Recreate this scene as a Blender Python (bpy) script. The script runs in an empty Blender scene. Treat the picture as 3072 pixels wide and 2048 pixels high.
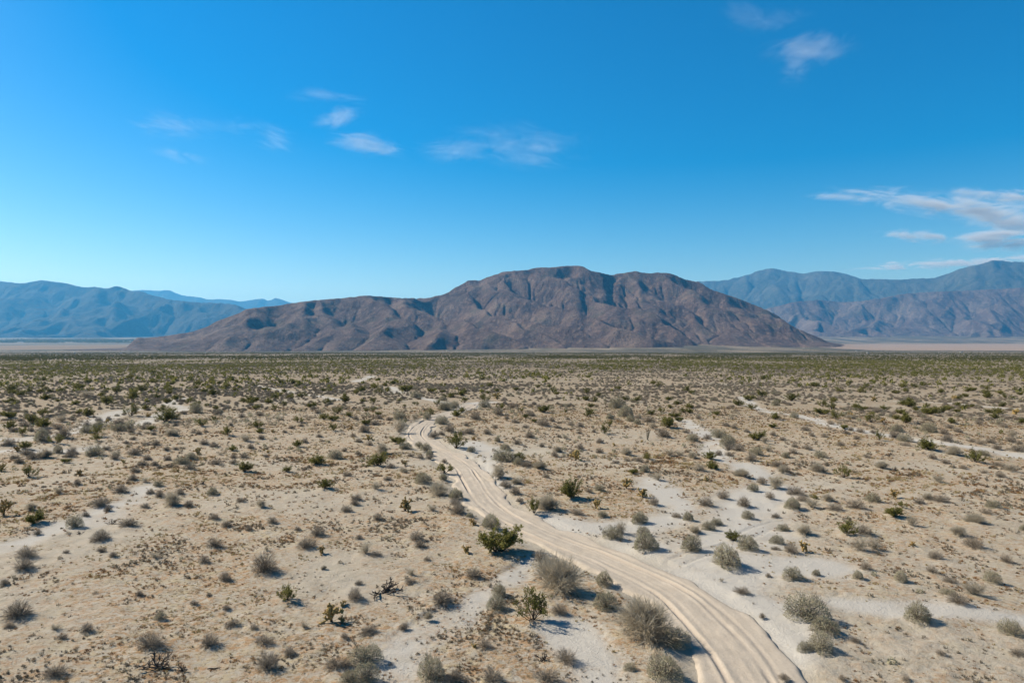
import bpy, math, random
import numpy as np
from mathutils import Vector

R = math.radians
SC = bpy.context.scene
COL = SC.collection

# ------------------------------------------------------------------ camera, world, sun, exposure
CAM_H = 12.0
F = 2040.0                     # focal length in pixels of the 3072 x 2048 photograph
cd = bpy.data.cameras.new('camera')
cam = bpy.data.objects.new('camera', cd)
COL.objects.link(cam)
cam.location = (0, 0, CAM_H)
cam.rotation_euler = (R(90), 0, 0)
cd.sensor_width = 36.0
cd.lens = 36.0 * F / 3072.0
cd.clip_start = 0.5
cd.clip_end = 200000
SC.camera = cam

SUN_EL, SUN_AZ = R(39), R(-70)       # azimuth measured from the view direction (+Y), negative = left
world = bpy.data.worlds.new('World')
SC.world = world
world.use_nodes = True
wn, wl = world.node_tree.nodes, world.node_tree.links
wn.clear()
w_out = wn.new('ShaderNodeOutputWorld')
w_bg = wn.new('ShaderNodeBackground')
w_bg.inputs['Strength'].default_value = 0.066
w_sky = wn.new('ShaderNodeTexSky')
w_sky.sky_type = 'NISHITA'
w_sky.sun_disc = False
w_sky.sun_elevation = SUN_EL
w_sky.sun_rotation = SUN_AZ
w_sky.altitude = 200
w_sky.air_density = 1.0
w_sky.dust_density = 0.45
w_sky.ozone_density = 1.2
w_hs = wn.new('ShaderNodeHueSaturation')      # the camera's colour setting is vivid
w_hs.inputs['Saturation'].default_value = 1.75
w_hs.inputs['Hue'].default_value = 0.4995
wl.new(w_sky.outputs['Color'], w_hs.inputs['Color'])
wl.new(w_hs.outputs['Color'], w_bg.inputs['Color'])
wl.new(w_bg.outputs['Background'], w_out.inputs['Surface'])

sd = bpy.data.lights.new('sun', 'SUN')
sd.energy = 5.0
sd.angle = R(0.5)
sd.color = (1.0, 0.91, 0.78)
sun = bpy.data.objects.new('sun', sd)
COL.objects.link(sun)
to_sun = Vector((math.sin(SUN_AZ) * math.cos(SUN_EL), math.cos(SUN_AZ) * math.cos(SUN_EL), math.sin(SUN_EL)))
sun.rotation_euler = to_sun.to_track_quat('Z', 'Y').to_euler()
sun.location = (-40, 20, 60)

SC.view_settings.view_transform = 'Standard'
SC.view_settings.look = 'None'
SC.view_settings.exposure = 1.0
SC.view_settings.gamma = 1.0
SC.view_settings.use_curve_mapping = False
SC.render.engine = 'CYCLES'
SC.cycles.max_bounces = 4
SC.cycles.diffuse_bounces = 2
SC.cycles.glossy_bounces = 1
SC.cycles.transmission_bounces = 1
SC.cycles.volume_bounces = 0
SC.cycles.transparent_max_bounces = 8
SC.cycles.use_denoising = True

rng = np.random.default_rng(7)

# ------------------------------------------------------------------ noise and helpers
def _hash(ix, iy, seed):
    h = (ix.astype(np.int64) * 374761393 + iy.astype(np.int64) * 668265263 + seed * 1442695041) & 0xFFFFFFFF
    h = ((h ^ (h >> 13)) * 1274126177) & 0xFFFFFFFF
    h = h ^ (h >> 16)
    return (h & 0xFFFFFF) / float(0xFFFFFF)

def vnoise(x, y, seed=0):
    ix, iy = np.floor(x), np.floor(y)
    fx, fy = x - ix, y - iy
    fx = fx * fx * fx * (fx * (fx * 6 - 15) + 10)
    fy = fy * fy * fy * (fy * (fy * 6 - 15) + 10)
    a, b = _hash(ix, iy, seed), _hash(ix + 1, iy, seed)
    c, d = _hash(ix, iy + 1, seed), _hash(ix + 1, iy + 1, seed)
    return (a + (b - a) * fx) * (1 - fy) + (c + (d - c) * fx) * fy - 0.5

def fbm(x, y, octv=4, seed=0):
    s, a = 0.0, 1.0
    for o in range(octv):
        s = s + a * vnoise(x + 17.3 * o, y - 9.1 * o, seed + o)
        x, y, a = x * 2.03, y * 2.03, a * 0.5
    return s

def sstep(a, b, x):
    t = np.clip((x - a) / (b - a), 0, 1)
    return t * t * (3 - 2 * t)

def mesh_np(name, verts, faces, smooth=False):
    """faces: int array (n,3) or (n,4), or a list of such arrays."""
    me = bpy.data.meshes.new(name)
    fl = faces if isinstance(faces, list) else [faces]
    fl = [np.asarray(f, dtype=np.int32) for f in fl if len(f)]
    verts = np.asarray(verts, dtype=np.float32)
    nl = sum(f.size for f in fl)
    npoly = sum(len(f) for f in fl)
    me.vertices.add(len(verts))
    me.vertices.foreach_set('co', verts.ravel())
    me.loops.add(nl)
    me.loops.foreach_set('vertex_index', np.concatenate([f.ravel() for f in fl]))
    me.polygons.add(npoly)
    tot = np.concatenate([np.full(len(f), f.shape[1], np.int32) for f in fl])
    st = np.concatenate([[0], np.cumsum(tot)[:-1]]).astype(np.int32)
    me.polygons.foreach_set('loop_start', st)
    me.polygons.foreach_set('loop_total', tot)
    if smooth:
        me.polygons.foreach_set('use_smooth', np.ones(npoly, dtype=bool))
    me.update(calc_edges=True)
    return me

def link(name, me, mat=None, parent=None):
    o = bpy.data.objects.new(name, me)
    COL.objects.link(o)
    if mat is not None and me is not None and not me.materials:
        me.materials.append(mat)
    if parent is not None:
        o.parent = parent
    return o

def tag(o, label=None, cat=None, group=None, kind=None):
    if label: o['label'] = label
    if cat: o['category'] = cat
    if group: o['group'] = group
    if kind: o['kind'] = kind
    return o

# ------------------------------------------------------------------ materials
class NT:
    def __init__(self, name, rough=0.9, spec=0.15):
        self.m = bpy.data.materials.new(name)
        self.m.use_nodes = True
        self.t = self.m.node_tree
        self.b = self.t.nodes['Principled BSDF']
        self.b.inputs['Roughness'].default_value = rough
        self.b.inputs['Specular IOR Level'].default_value = spec
    def n(self, typ, **kw):
        nd = self.t.nodes.new(typ)
        for k, v in kw.items():
            setattr(nd, k, v)
        return nd
    def l(self, a, b):
        self.t.links.new(a, b)
    def noise(self, vec, scale, detail=4.0, rough=0.55, dist=0.0):
        nd = self.n('ShaderNodeTexNoise')
        nd.inputs['Scale'].default_value = scale
        nd.inputs['Detail'].default_value = detail
        nd.inputs['Roughness'].default_value = rough
        nd.inputs['Distortion'].default_value = dist
        if vec is not None: self.l(vec, nd.inputs['Vector'])
        return nd.outputs['Fac']
    def ramp(self, fac, stops, interp='LINEAR'):
        nd = self.n('ShaderNodeValToRGB')
        cr = nd.color_ramp
        cr.interpolation = interp
        while len(cr.elements) < len(stops): cr.elements.new(0.5)
        for e, (p, c) in zip(cr.elements, stops):
            e.position = p
            e.color = (c, c, c, 1) if isinstance(c, (int, float)) else (*c, 1)
        self.l(fac, nd.inputs['Fac'])
        return nd.outputs['Color']
    def mix(self, fac, a, b, mode='MIX'):
        nd = self.n('ShaderNodeMix', data_type='RGBA', blend_type=mode)
        nd.clamp_factor = True
        for s, v in ((nd.inputs['Factor'], fac), (nd.inputs['A'], a), (nd.inputs['B'], b)):
            if isinstance(v, (int, float)): s.default_value = v
            elif isinstance(v, tuple): s.default_value = (*v, 1)
            else: self.l(v, s)
        return nd.outputs['Result']
    def math(self, op, a, b=None, clamp=False):
        nd = self.n('ShaderNodeMath', operation=op, use_clamp=clamp)
        for s, v in ((nd.inputs[0], a), (nd.inputs[1], b)):
            if v is None: continue
            if isinstance(v, (int, float)): s.default_value = v
            else: self.l(v, s)
        return nd.outputs[0]
    def attr(self, name):
        nd = self.n('ShaderNodeAttribute', attribute_name=name)
        return nd.outputs['Fac']
    def pos(self):
        return self.n('ShaderNodeNewGeometry').outputs['Position']
    def map(self, vec, scale):
        nd = self.n('ShaderNodeMapping')
        nd.inputs['Scale'].default_value = scale
        self.l(vec, nd.inputs['Vector'])
        return nd.outputs['Vector']
    def bump(self, h, strength=0.5, dist=0.05, normal=None):
        nd = self.n('ShaderNodeBump')
        nd.inputs['Strength'].default_value = strength
        nd.inputs['Distance'].default_value = dist
        self.l(h, nd.inputs['Height'])
        if normal is not None: self.l(normal, nd.inputs['Normal'])
        return nd.outputs['Normal']
    def color(self, c, k=0.74):
        c = self.mix(1.0, c, (k, k, k), 'MULTIPLY')        # lays the picked tints at real-world reflectance
        if isinstance(c, tuple): self.b.inputs['Base Color'].default_value = (*c, 1)
        else: self.l(c, self.b.inputs['Base Color'])

def foliage_mat(name, c1, c2, trans=0.15, dead=None):
    """leaves: colour varies between plants (Object Info) and between leaf clumps."""
    t = NT(name, 0.75, 0.2)
    info = t.n('ShaderNodeObjectInfo')
    tc = t.n('ShaderNodeTexCoord')
    f = t.noise(tc.outputs['Object'], 5.0, 3)
    f = t.math('ADD', t.math('MULTIPLY', f, 1.1), t.math('MULTIPLY', info.outputs['Random'], 0.7))
    f = t.math('SUBTRACT', f, 0.4, True)
    c = t.mix(f, c1, c2)
    if dead:
        g = t.noise(tc.outputs['Object'], 2.3, 2)
        c = t.mix(t.ramp(g, [(0.52, 0.0), (0.68, 1.0)]), c, dead)
    c = t.mix(1.0, c, (0.86, 0.86, 0.86), 'MULTIPLY')
    t.color(c, 1.0)
    if trans:
        tr = t.n('ShaderNodeBsdfTranslucent')
        t.l(c, tr.inputs['Color'])
        mx = t.n('ShaderNodeMixShader')
        mx.inputs['Fac'].default_value = trans
        t.l(t.b.outputs['BSDF'], mx.inputs[1]); t.l(tr.outputs['BSDF'], mx.inputs[2])
        t.l(mx.outputs[0], t.t.nodes['Material Output'].inputs['Surface'])
    return t.m

M = {}
M['creosote_leaf'] = foliage_mat('creosote_leaf', (0.105, 0.108, 0.022), (0.225, 0.205, 0.052), 0.35)
M['creosote_stem'] = foliage_mat('creosote_stem', (0.045, 0.037, 0.028), (0.082, 0.066, 0.049), 0)
M['burro_leaf'] = foliage_mat('burro_leaf', (0.30, 0.275, 0.17), (0.41, 0.375, 0.25), 0.3)
M['bursage_leaf'] = foliage_mat('bursage_leaf', (0.30, 0.25, 0.175), (0.41, 0.345, 0.245), 0.3)
M['grey_twig'] = foliage_mat('grey_twig', (0.197, 0.160, 0.119), (0.303, 0.254, 0.193), 0)
M['bare_twig'] = foliage_mat('bare_twig', (0.230, 0.193, 0.143), (0.344, 0.295, 0.221), 0)
M['bare_tip'] = foliage_mat('bare_tip', (0.38, 0.325, 0.235), (0.50, 0.44, 0.33), 0.35)
M['cholla'] = foliage_mat('cholla', (0.246, 0.156, 0.053), (0.426, 0.303, 0.107), 0.0)
M['cholla_trunk'] = foliage_mat('cholla_trunk', (0.057, 0.041, 0.029), (0.107, 0.078, 0.053), 0.0)
M['dead_wood'] = foliage_mat('dead_wood', (0.045, 0.035, 0.028), (0.098, 0.078, 0.059), 0.0)
M['ocotillo'] = foliage_mat('ocotillo', (0.090, 0.086, 0.061), (0.156, 0.143, 0.102), 0.0)
M['gold_grass'] = foliage_mat('gold_grass', (0.295, 0.193, 0.061), (0.377, 0.271, 0.107), 0.25)
M['annual_rust'] = foliage_mat('annual_rust', (0.20, 0.098, 0.038), (0.31, 0.175, 0.072), 0.25)
M['annual_straw'] = foliage_mat('annual_straw', (0.32, 0.235, 0.092), (0.44, 0.345, 0.17), 0.25)
M['annual_grey'] = foliage_mat('annual_grey', (0.12, 0.10, 0.068), (0.20, 0.17, 0.12), 0.2)

# ------------------------------------------------------------------ plants seen in the photograph
# x, y of the base and width, read in six enlarged tiles (scale 2.297) of the photograph; they are turned into places on the ground below
TILES = {'A': (0, 1400), 'B': (1024, 1400), 'C': (2048, 1400), 'D': (0, 1000), 'E': (1024, 1000), 'F': (2048, 1000)}
PX = 2.297
SPOTS = {
 'A': {
  'c': '200 78 115,1685 40 110,1975 40 70,2240 155 115,245 390 140,1985 925 150',
  'h': '548 70 70,25 330 110,2285 1065 165,2220 600 80,1225 50 32',
  'd': '930 45 75,1310 35 85,915 105 70,535 130 60,830 178 95,1035 185 70,1100 200 65,1235 188 75,695 268 120,745 300 65,590 338 60,885 413 115,690 510 145,1475 370 80,1560 412 80,1875 393 80,2190 480 110,1660 250 70,2115 570 135,1480 560 110,185 625 125,165 705 130,1405 670 95,1825 735 195,1550 785 95,120 1040 185,65 1105 70,600 1145 95,1035 1258 190,1445 1240 125,1600 1100 100,1845 1390 175,1995 1295 95,1820 1230 130,380 1470 140,2310 1400 140,1715 440 70,2050 440 60,455 600 45,1000 280 60,1300 270 70,260 460 60,700 590 60,780 620 60,1340 950 55,1560 980 60,1750 1120 70,30 800 60,430 1190 60,960 890 60,1440 890 50',
  'b': '1465 190 85,515 413 105,1105 1055 75,1090 140 60',
  'w': '410 185 65,1800 280 80,1180 265 130,380 1130 70,1065 635 70,2230 710 40,2095 1110 60,1005 118 55,215 300 80,1840 590 50',
  'k': '1080 1390 250,1255 1405 130,775 390 85,1395 120 85,560 455 60,1085 780 45,1190 45 40',
  'l': '1480 1385 95',
 },
 'B': {
  'c': '715 55 115,1085 595 305,1330 320 112,1585 225 170,1325 1070 260,2015 55 70',
  'h': '440 295 120,1965 155 95,2075 215 105,1755 280 80,910 410 75,860 605 90,5 960 60,915 1262 70,8 1070 60',
  'b': '790 220 115,565 125 120,885 350 52,1030 420 140,1800 340 75,1775 175 70,2055 385 120,1870 490 120,2080 470 90,2100 575 180,1085 885 105,1065 985 135,170 1350 195,165 1485 185,1810 800 140,1820 970 165,2300 1250 200,2225 1475 250,1990 1420 90,2095 45 70,620 1475 190,50 1500 120,700 95 70',
  'd': '805 330 125,785 262 80,1130 150 95,1195 195 85,1230 245 60,1625 330 90,1705 185 50,1410 85 60,2150 262 85,2310 345 70,520 515 105,235 625 95,910 770 115,475 810 80,690 940 155,95 920 125,185 1150 120,30 1390 90,780 1495 140,1375 650 125,1500 1010 115,1550 1350 165,1040 1490 150,1420 1490 175,985 1258 120,105 235 75,35 310 80,250 365 75,320 100 60,40 65 60,95 265 60,590 650 60,120 500 60,1270 20 70,1360 25 70,540 560 90,120 815 60,20 1180 70,430 1120 80',
  'w': '665 205 155,240 165 80,1085 85 120,1205 135 85,1430 300 155,175 610 110,1490 855 345,2100 1190 430,625 300 60,430 45 60,2180 100 85,600 1050 70,1940 465 110,490 760 70',
  'k': '280 870 270,1390 1330 135,1025 690 70',
 },
 'C': {
  'c': '1110 70 110,1125 465 165,1465 355 120,1515 295 70,350 515 100,910 225 50,215 25 60',
  'h': '825 590 110,1455 215 80,1590 550 60,160 105 55',
  'b': '60 590 150,310 700 220,755 790 140,855 1070 260,985 1165 190,955 1280 190,850 1285 100,450 585 140,450 350 90,755 285 120,485 165 80,180 430 90,235 395 80,690 430 80,650 530 95,1210 790 80,1830 910 100,1620 1085 180,2260 1170 140,1310 250 110,2140 300 100,1500 805 110,2135 805 110,920 765 60,40 365 80,2350 450 60',
  'd': '775 195 120,640 582 60,745 600 100,1190 295 120,1630 265 80,1780 255 100,2090 340 80,2000 565 130,1265 725 90,1720 745 80,1840 815 80,1900 970 130,2310 1310 110,545 120 80,940 35 80,2190 70 70,280 215 80,160 270 100,420 265 110,600 215 70,1050 300 100,410 890 100,550 1055 50,1540 1480 80,1740 635 100,2250 30 90,830 240 80,1250 470 120,590 775 45,700 1480 90,1100 1475 60,2230 660 80,1190 1220 70,1780 1310 80,640 340 60,265 795 35',
  'w': '640 145 110,85 455 90,1690 240 80,2015 405 120,1900 485 110,1570 415 90,1225 580 140,1320 570 100,2010 905 130,405 75 100,100 40 70,1760 100 80,840 460 120,890 280 100,1000 240 80,690 45 80',
  'k': '1000 580 75,2100 130 65,1450 20 60',
 },
 'D': {
  'c': '600 575 85,545 560 60,300 650 110,225 620 90,150 705 85,665 715 100,390 765 120,170 795 90,905 570 120,1145 610 150,1040 670 70,1010 525 65,1390 645 85,1475 610 60,1570 710 85,1600 810 75,1780 660 95,1785 692 60,2055 620 75,2300 680 90,2050 785 75,2185 905 120,2230 600 80,2300 610 70,450 890 75,1890 535 75,1765 520 55,1955 505 65,740 490 100,280 415 65,315 455 70,140 430 65,920 450 100,1130 545 90,1490 520 50,1740 470 80,1220 450 60,1310 470 60,1470 420 70,1410 405 55,75 400 80,800 405 90,545 380 80,980 395 80,1150 475 60,1425 500 40,2150 515 70,60 655 90,70 585 80,15 570 60,295 575 90,1345 520 80,2260 490 70,1850 480 60,1680 470 60,2080 440 70,1960 400 50,2000 450 60',
  'h': '880 780 35,850 890 40,1360 830 60,1880 690 35,735 610 40,5 950 70,120 810 50',
  'd': '300 690 100,435 725 110,820 620 70,170 640 75,95 680 60,215 675 45,400 660 60,65 775 80,20 780 40,495 825 70,185 835 90,100 860 60,130 890 70,225 865 90,480 850 80,510 830 50,735 800 60,925 835 80,1010 770 60,1075 770 65,790 865 55,1015 870 70,1145 805 50,1155 880 60,985 915 65,1065 915 60,1405 770 60,1475 785 75,1345 750 40,1610 865 60,1680 865 65,1490 910 80,1265 555 50,1605 905 60,1725 795 60,2100 755 60,2200 720 50,1370 700 50,1015 625 50,1420 685 40,1330 690 40,750 595 45,960 695 40,905 685 50,990 655 50,870 755 45,920 730 45,2075 650 40,2010 665 40,1800 735 60,1665 580 50,1790 570 50,1100 940 40,600 635 60,1210 800 40,1830 855 40,500 600 40,1060 700 40,1590 640 40,1210 640 40,680 600 50,1500 560 60,1960 690 40,2190 560 50',
  'b': '290 745 130,590 685 85,820 670 95,885 655 80,655 840 110,400 820 75,1315 870 70,1255 910 95,1350 545 90,2310 865 100,680 635 60,650 655 60,1200 590 80,1510 545 60',
  'w': '310 855 100,1695 750 80,420 610 90,600 440 90,1185 710 90,800 850 70',
  'g': '1848 825 38,1020 570 55,1818 810 30,440 690 60',
 },
 'E': {
  'c': '610 575 80,795 580 75,830 550 60,790 795 150,250 915 150,395 765 105,1395 555 80,1815 705 90,1210 890 110,260 420 80,230 380 60,450 400 90,25 475 80,220 545 60,50 580 60,850 480 60,990 470 90,1095 530 70,1240 545 50,1775 445 50,1695 425 60,1460 415 50,1010 420 35,620 410 50,765 440 50,1715 565 70,1545 550 30,1715 515 50,2250 655 110,2295 590 75,2330 620 60,2105 865 70,2205 550 50,2265 520 50,1640 465 40,2035 475 70,2260 465 50,400 475 50,220 490 80,660 495 50,435 505 30,170 640 70,1435 375 40,690 360 30,140 400 60,320 400 50,430 640 60,175 545 40,520 500 40',
  'h': '185 740 70,70 670 45,1615 880 90,2070 750 25,1880 770 30,440 910 50,1075 460 60',
  'b': '720 530 110,780 515 70,590 600 70,690 635 100,400 610 90,895 815 60,535 785 60,580 810 90,610 840 60,440 800 90,1120 890 150,1220 915 90,1130 800 80,1075 750 55,1900 520 120,1960 575 120,1990 610 70,2040 625 60,700 530 60,985 515 80,1850 590 60,510 445 70,700 465 60',
  'd': '640 725 70,745 685 95,690 710 60,875 700 75,820 705 50,610 865 60,545 865 60,1280 935 90,1300 725 80,1210 765 60,1050 805 35,925 605 80,1080 570 80,1180 520 80,1200 630 60,1300 580 80,1390 645 100,1005 700 70,2050 885 70,2115 615 90,2220 725 100,2045 590 50,1965 650 40,1780 755 60,1645 795 60,1780 820 60,1970 885 50,1265 785 40,120 755 60,195 775 50,160 690 90,340 930 70,710 890 50,20 815 50,115 835 50,1605 830 60,1490 660 50,1650 650 50,1580 640 50,860 645 45,1140 600 50,1270 660 50,1060 660 40,1450 615 50,1560 600 40,1380 780 50,1470 850 60,1890 900 50,1740 690 40,1640 700 50,1500 720 40,330 610 50,260 600 60,100 600 50,230 640 60,480 850 50,80 720 50',
  'w': '395 690 120,1365 945 90,1490 820 70,1965 835 80,2330 840 60,2260 840 70,280 830 100,2140 660 60,1540 730 50,500 610 60',
  'o': '2110 735 55',
  'g': '910 735 45',
 },
 'F': {
  'c': '515 735 120,620 660 65,385 500 75,480 530 70,460 460 80,640 605 60,235 575 60,50 520 70,960 565 95,1060 605 95,1115 665 60,1300 625 100,1500 560 60,1540 625 100,1480 600 60,1700 565 95,1740 540 70,1695 820 140,2015 895 120,180 870 100,210 945 95,2175 555 85,2110 550 60,2205 500 45,1205 515 65,1390 525 65,1560 500 100,1515 490 60,960 505 70,750 460 80,1075 405 50,1780 410 50,1995 400 60,2335 625 50,1990 505 45,1850 630 60,2150 600 70,660 480 40,545 440 70,2085 420 60,2190 420 60,1945 435 50,1540 400 50,1470 410 50,2290 400 50,2325 425 40,30 405 60,1260 520 40,1610 530 50,1760 560 50',
  'h': '1870 460 40,1155 605 30,1155 580 50,1380 615 50,2295 555 60,1310 470 50,215 600 30',
  'b': '250 715 110,310 780 110,65 745 90,505 845 100,950 860 80,1475 685 90,1695 690 110,2070 850 70,1900 580 60,1530 750 90,770 590 60,710 860 60,640 500 60,2180 640 50',
  'd': '170 730 60,320 805 70,470 880 90,250 840 60,380 815 80,320 845 60,650 920 90,1255 645 50,1310 695 50,1160 680 50,1225 690 60,1125 700 60,1305 660 40,1800 705 70,1790 795 40,1460 725 80,1820 750 90,2180 915 70,2050 770 70,1995 755 50,2120 760 60,2310 820 90,2260 755 80,2165 800 60,1840 660 60,1900 690 60,2050 610 50,2040 635 50,1985 575 50,1950 595 40,2210 655 60,2250 640 30,850 680 60,1010 670 40,1020 635 50,1690 610 60,1340 545 70,355 660 50,105 605 50,890 710 50,1540 790 60,860 805 60,760 830 60,770 790 50,1720 870 60,1810 895 60,700 950 70,2320 770 50,440 680 50,300 650 60,620 700 50,980 720 50,1200 740 50,2230 600 40,1600 660 40,1720 650 40,1410 660 40,130 650 40,20 690 50,690 740 50,820 720 40,1090 780 50,1270 860 50,1930 930 60,2080 960 50,550 690 40',
  'w': '570 765 70,590 820 70,70 865 70,1870 850 100,2260 950 90,115 955 80,1370 925 80,930 950 100,2260 720 70,1150 590 50',
  'k': '1180 780 60,1450 935 80,1420 850 70',
 },
}
KINDS = {'c': 'creosote_bush', 'h': 'cholla_cactus', 'b': 'burrobush', 'd': 'grey_bursage', 'w': 'bare_shrub', 'k': 'dead_cholla',
         'l': 'fallen_branch', 'o': 'ocotillo', 'g': 'golden_grass_tuft'}
SLOPE = 0.0125
def unproject(u, v):
    Y = CAM_H / ((v - 1024.0) / F - SLOPE)
    return (u - 1536.0) / F * Y, Y

plants = []          # dicts: kind, x, y, w (metres), u, v (photograph), key
for t, kinds in SPOTS.items():
    for k, s in kinds.items():
        for ent in s.split(','):
            zx, zy, zw = (float(q) for q in ent.split())
            u, v = TILES[t][0] + zx / PX, TILES[t][1] + zy / PX
            x, y = unproject(u, v)
            plants.append(dict(k=k, x=x, y=y, w=zw / PX / F * y, u=u, v=v, key=f'{t}{int(zx)}'))

# ------------------------------------------------------------------ track, washes: centre lines in the photograph, then on the ground
def path(pts, step=1.5):
    P = np.array([unproject(u, v) for u, v in pts])
    out = []
    for i in range(len(P) - 1):
        p0, p1, p2, p3 = P[max(i - 1, 0)], P[i], P[i + 1], P[min(i + 2, len(P) - 1)]
        n = max(2, int(np.linalg.norm(p2 - p1) / step))
        for t in np.arange(n) / n:
            out.append(0.5 * ((2 * p1) + (-p0 + p2) * t + (2 * p0 - 5 * p1 + 4 * p2 - p3) * t * t + (-p0 + 3 * p1 - 3 * p2 + p3) * t ** 3))
    out.append(P[-1])
    return np.array(out)
def tpath(t, pts, step=2.0):
    return path([(TILES[t][0] + a / PX, TILES[t][1] + b / PX) for a, b in pts], step)

ROAD_PX = [(2440, 2420), (2350, 2200), (2262, 2044), (2213, 1966), (2138, 1879), (2048, 1790), (1962, 1738), (1877, 1698), (1782, 1655), (1672, 1614),
           (1580, 1574), (1500, 1531), (1447, 1484), (1419, 1441), (1388, 1396), (1335, 1361), (1277, 1331), (1250, 1305), (1266, 1279),
           (1303, 1257), (1346, 1242), (1390, 1228), (1410, 1219), (1422, 1213)]
ROAD = path(ROAD_PX, 0.5)
WASHES = [   # centre line, half width, depth
    (tpath('B', [(1310, 620), (1200, 720), (1130, 800), (1010, 890), (860, 980), (680, 1080), (520, 1170), (400, 1250), (340, 1350), (380, 1480), (420, 1700)]), 1.0, 0.11),
    (tpath('C', [(-300, 520), (100, 640), (300, 600), (420, 450), (420, 300), (520, 170), (600, 130)]), 2.6, 0.05),
    (tpath('C', [(-100, 760), (250, 780), (500, 720), (900, 700)]), 2.2, 0.03),
    (tpath('C', [(250, 860), (640, 1010), (700, 1120), (640, 1250)]), 1.4, 0.05),
    (tpath('C', [(1100, 960), (1400, 1000), (1800, 1000), (2352, 1060)]), 0.9, 0.03),
    (tpath('F', [(0, 610), (60, 640), (200, 720), (260, 860), (420, 900), (540, 1000), (590, 1090), (540, 1180)]), 1.5, 0.08),
    (tpath('F', [(400, 440), (470, 480), (560, 540), (800, 575), (1000, 630), (1300, 690), (1650, 740), (2000, 790), (2500, 870)]), 1.6, 0.08),
    (tpath('D', [(-200, 730), (150, 730), (420, 695), (600, 640), (780, 550), (960, 520)]), 2.0, 0.05),
    (tpath('D', [(-200, 820), (120, 800), (300, 800), (540, 800), (620, 780)]), 1.1, 0.05),
    (tpath('D', [(960, 620), (1060, 590), (1150, 540), (1230, 530), (1270, 510), (1170, 475), (1250, 440)]), 1.7, 0.05),
    (tpath('A', [(-200, 620), (0, 560), (250, 480), (430, 400), (620, 380), (750, 260), (900, 230), (1000, 150)]), 1.3, 0.04),
    (tpath('E', [(870, 520), (930, 485), (1010, 480)]), 2.4, 0.0),
    (tpath('E', [(880, 760), (960, 800), (1010, 880), (970, 960), (1010, 1040)]), 2.2, 0.06),
    (tpath('B', [(1560, 1120), (1650, 1250), (1720, 1350), (1800, 1480), (1850, 1600)]), 1.0, 0.04),
    (tpath('B', [(2160, 100), (2230, 200), (2340, 290), (2200, 380), (1950, 410), (1700, 420), (1450, 360)]), 1.7, 0.03),
    (tpath('E', [(340, 365), (385, 400), (420, 410)]), 2.4, 0.03),
    (tpath('E', [(520, 445), (600, 455), (720, 485)]), 1.4, 0.03),
    (tpath('E', [(100, 328), (150, 316), (215, 292)]), 2.0, 0.0),
    (tpath('D', [(1700, 340), (2000, 400), (2200, 430), (2352, 460)]), 1.2, 0.02),
    (tpath('F', [(1500, 470), (1800, 480), (2100, 500), (2352, 520)]), 1.5, 0.02),
]
def dist_to(P, x, y):
    """distance to a polyline, the along-line position and the signed side (right positive)."""
    best = np.full(x.shape, 1e9); side = np.zeros(x.shape); arc = np.zeros(x.shape)
    s = 0.0
    for a, b in zip(P[:-1], P[1:]):
        d = b - a; L = np.hypot(*d)
        if L < 1e-6: continue
        t = np.clip(((x - a[0]) * d[0] + (y - a[1]) * d[1]) / (L * L), 0, 1)
        qx, qy = x - a[0] - t * d[0], y - a[1] - t * d[1]
        dd = qx * qx + qy * qy
        m = dd < best
        best = np.where(m, dd, best)
        side = np.where(m, (d[1] * (x - a[0]) - d[0] * (y - a[1])) / L, side)
        arc = np.where(m, s + t * L, arc)
        s += L
    return np.sqrt(best), side, arc

ROAD_C = ROAD[::4]
def masks(x, y):
    """bare sand (washes) 0..1, wash cut depth in metres, distance to the track."""
    sh = x.shape
    x, y = x.ravel(), y.ravel()
    sand = np.zeros(x.shape); cut = np.zeros(x.shape)
    near = (y > 8) & (np.hypot(x, y) < 470)
    xn, yn = x[near], y[near]
    wob = 0.7 * fbm(xn / 2.2, yn / 2.2, 3, 40) + 0.9 * fbm(xn / 7, yn / 7, 2, 41)
    sn = np.zeros(xn.shape); cn = np.zeros(xn.shape)
    for P, hw, dep in WASHES:
        mn, mx = P.min(0) - hw * 3 - 2, P.max(0) + hw * 3 + 2
        sel = (xn > mn[0]) & (xn < mx[0]) & (yn > mn[1]) & (yn < mx[1])
        if not sel.any(): continue
        d, _, _ = dist_to(P, xn[sel], yn[sel])
        d = d + wob[sel] * hw * 0.75
        sn[sel] = np.maximum(sn[sel], 1 - sstep(hw * 0.35, hw * 1.7, d))
        cn[sel] = np.maximum(cn[sel], dep * (1 - sstep(hw * 0.95, hw * 1.2, d)))
    rd = np.full(x.shape, 1e3)
    r, _, _ = dist_to(ROAD_C, xn, yn)
    rd[near] = r
    sand[near] = sn * (1 - 0.3 * sstep(0.05, 0.35, fbm(xn / 3.1, yn / 3.1, 3, 47))); cut[near] = cn
    return sand.reshape(sh), cut.reshape(sh), rd.reshape(sh)

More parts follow.
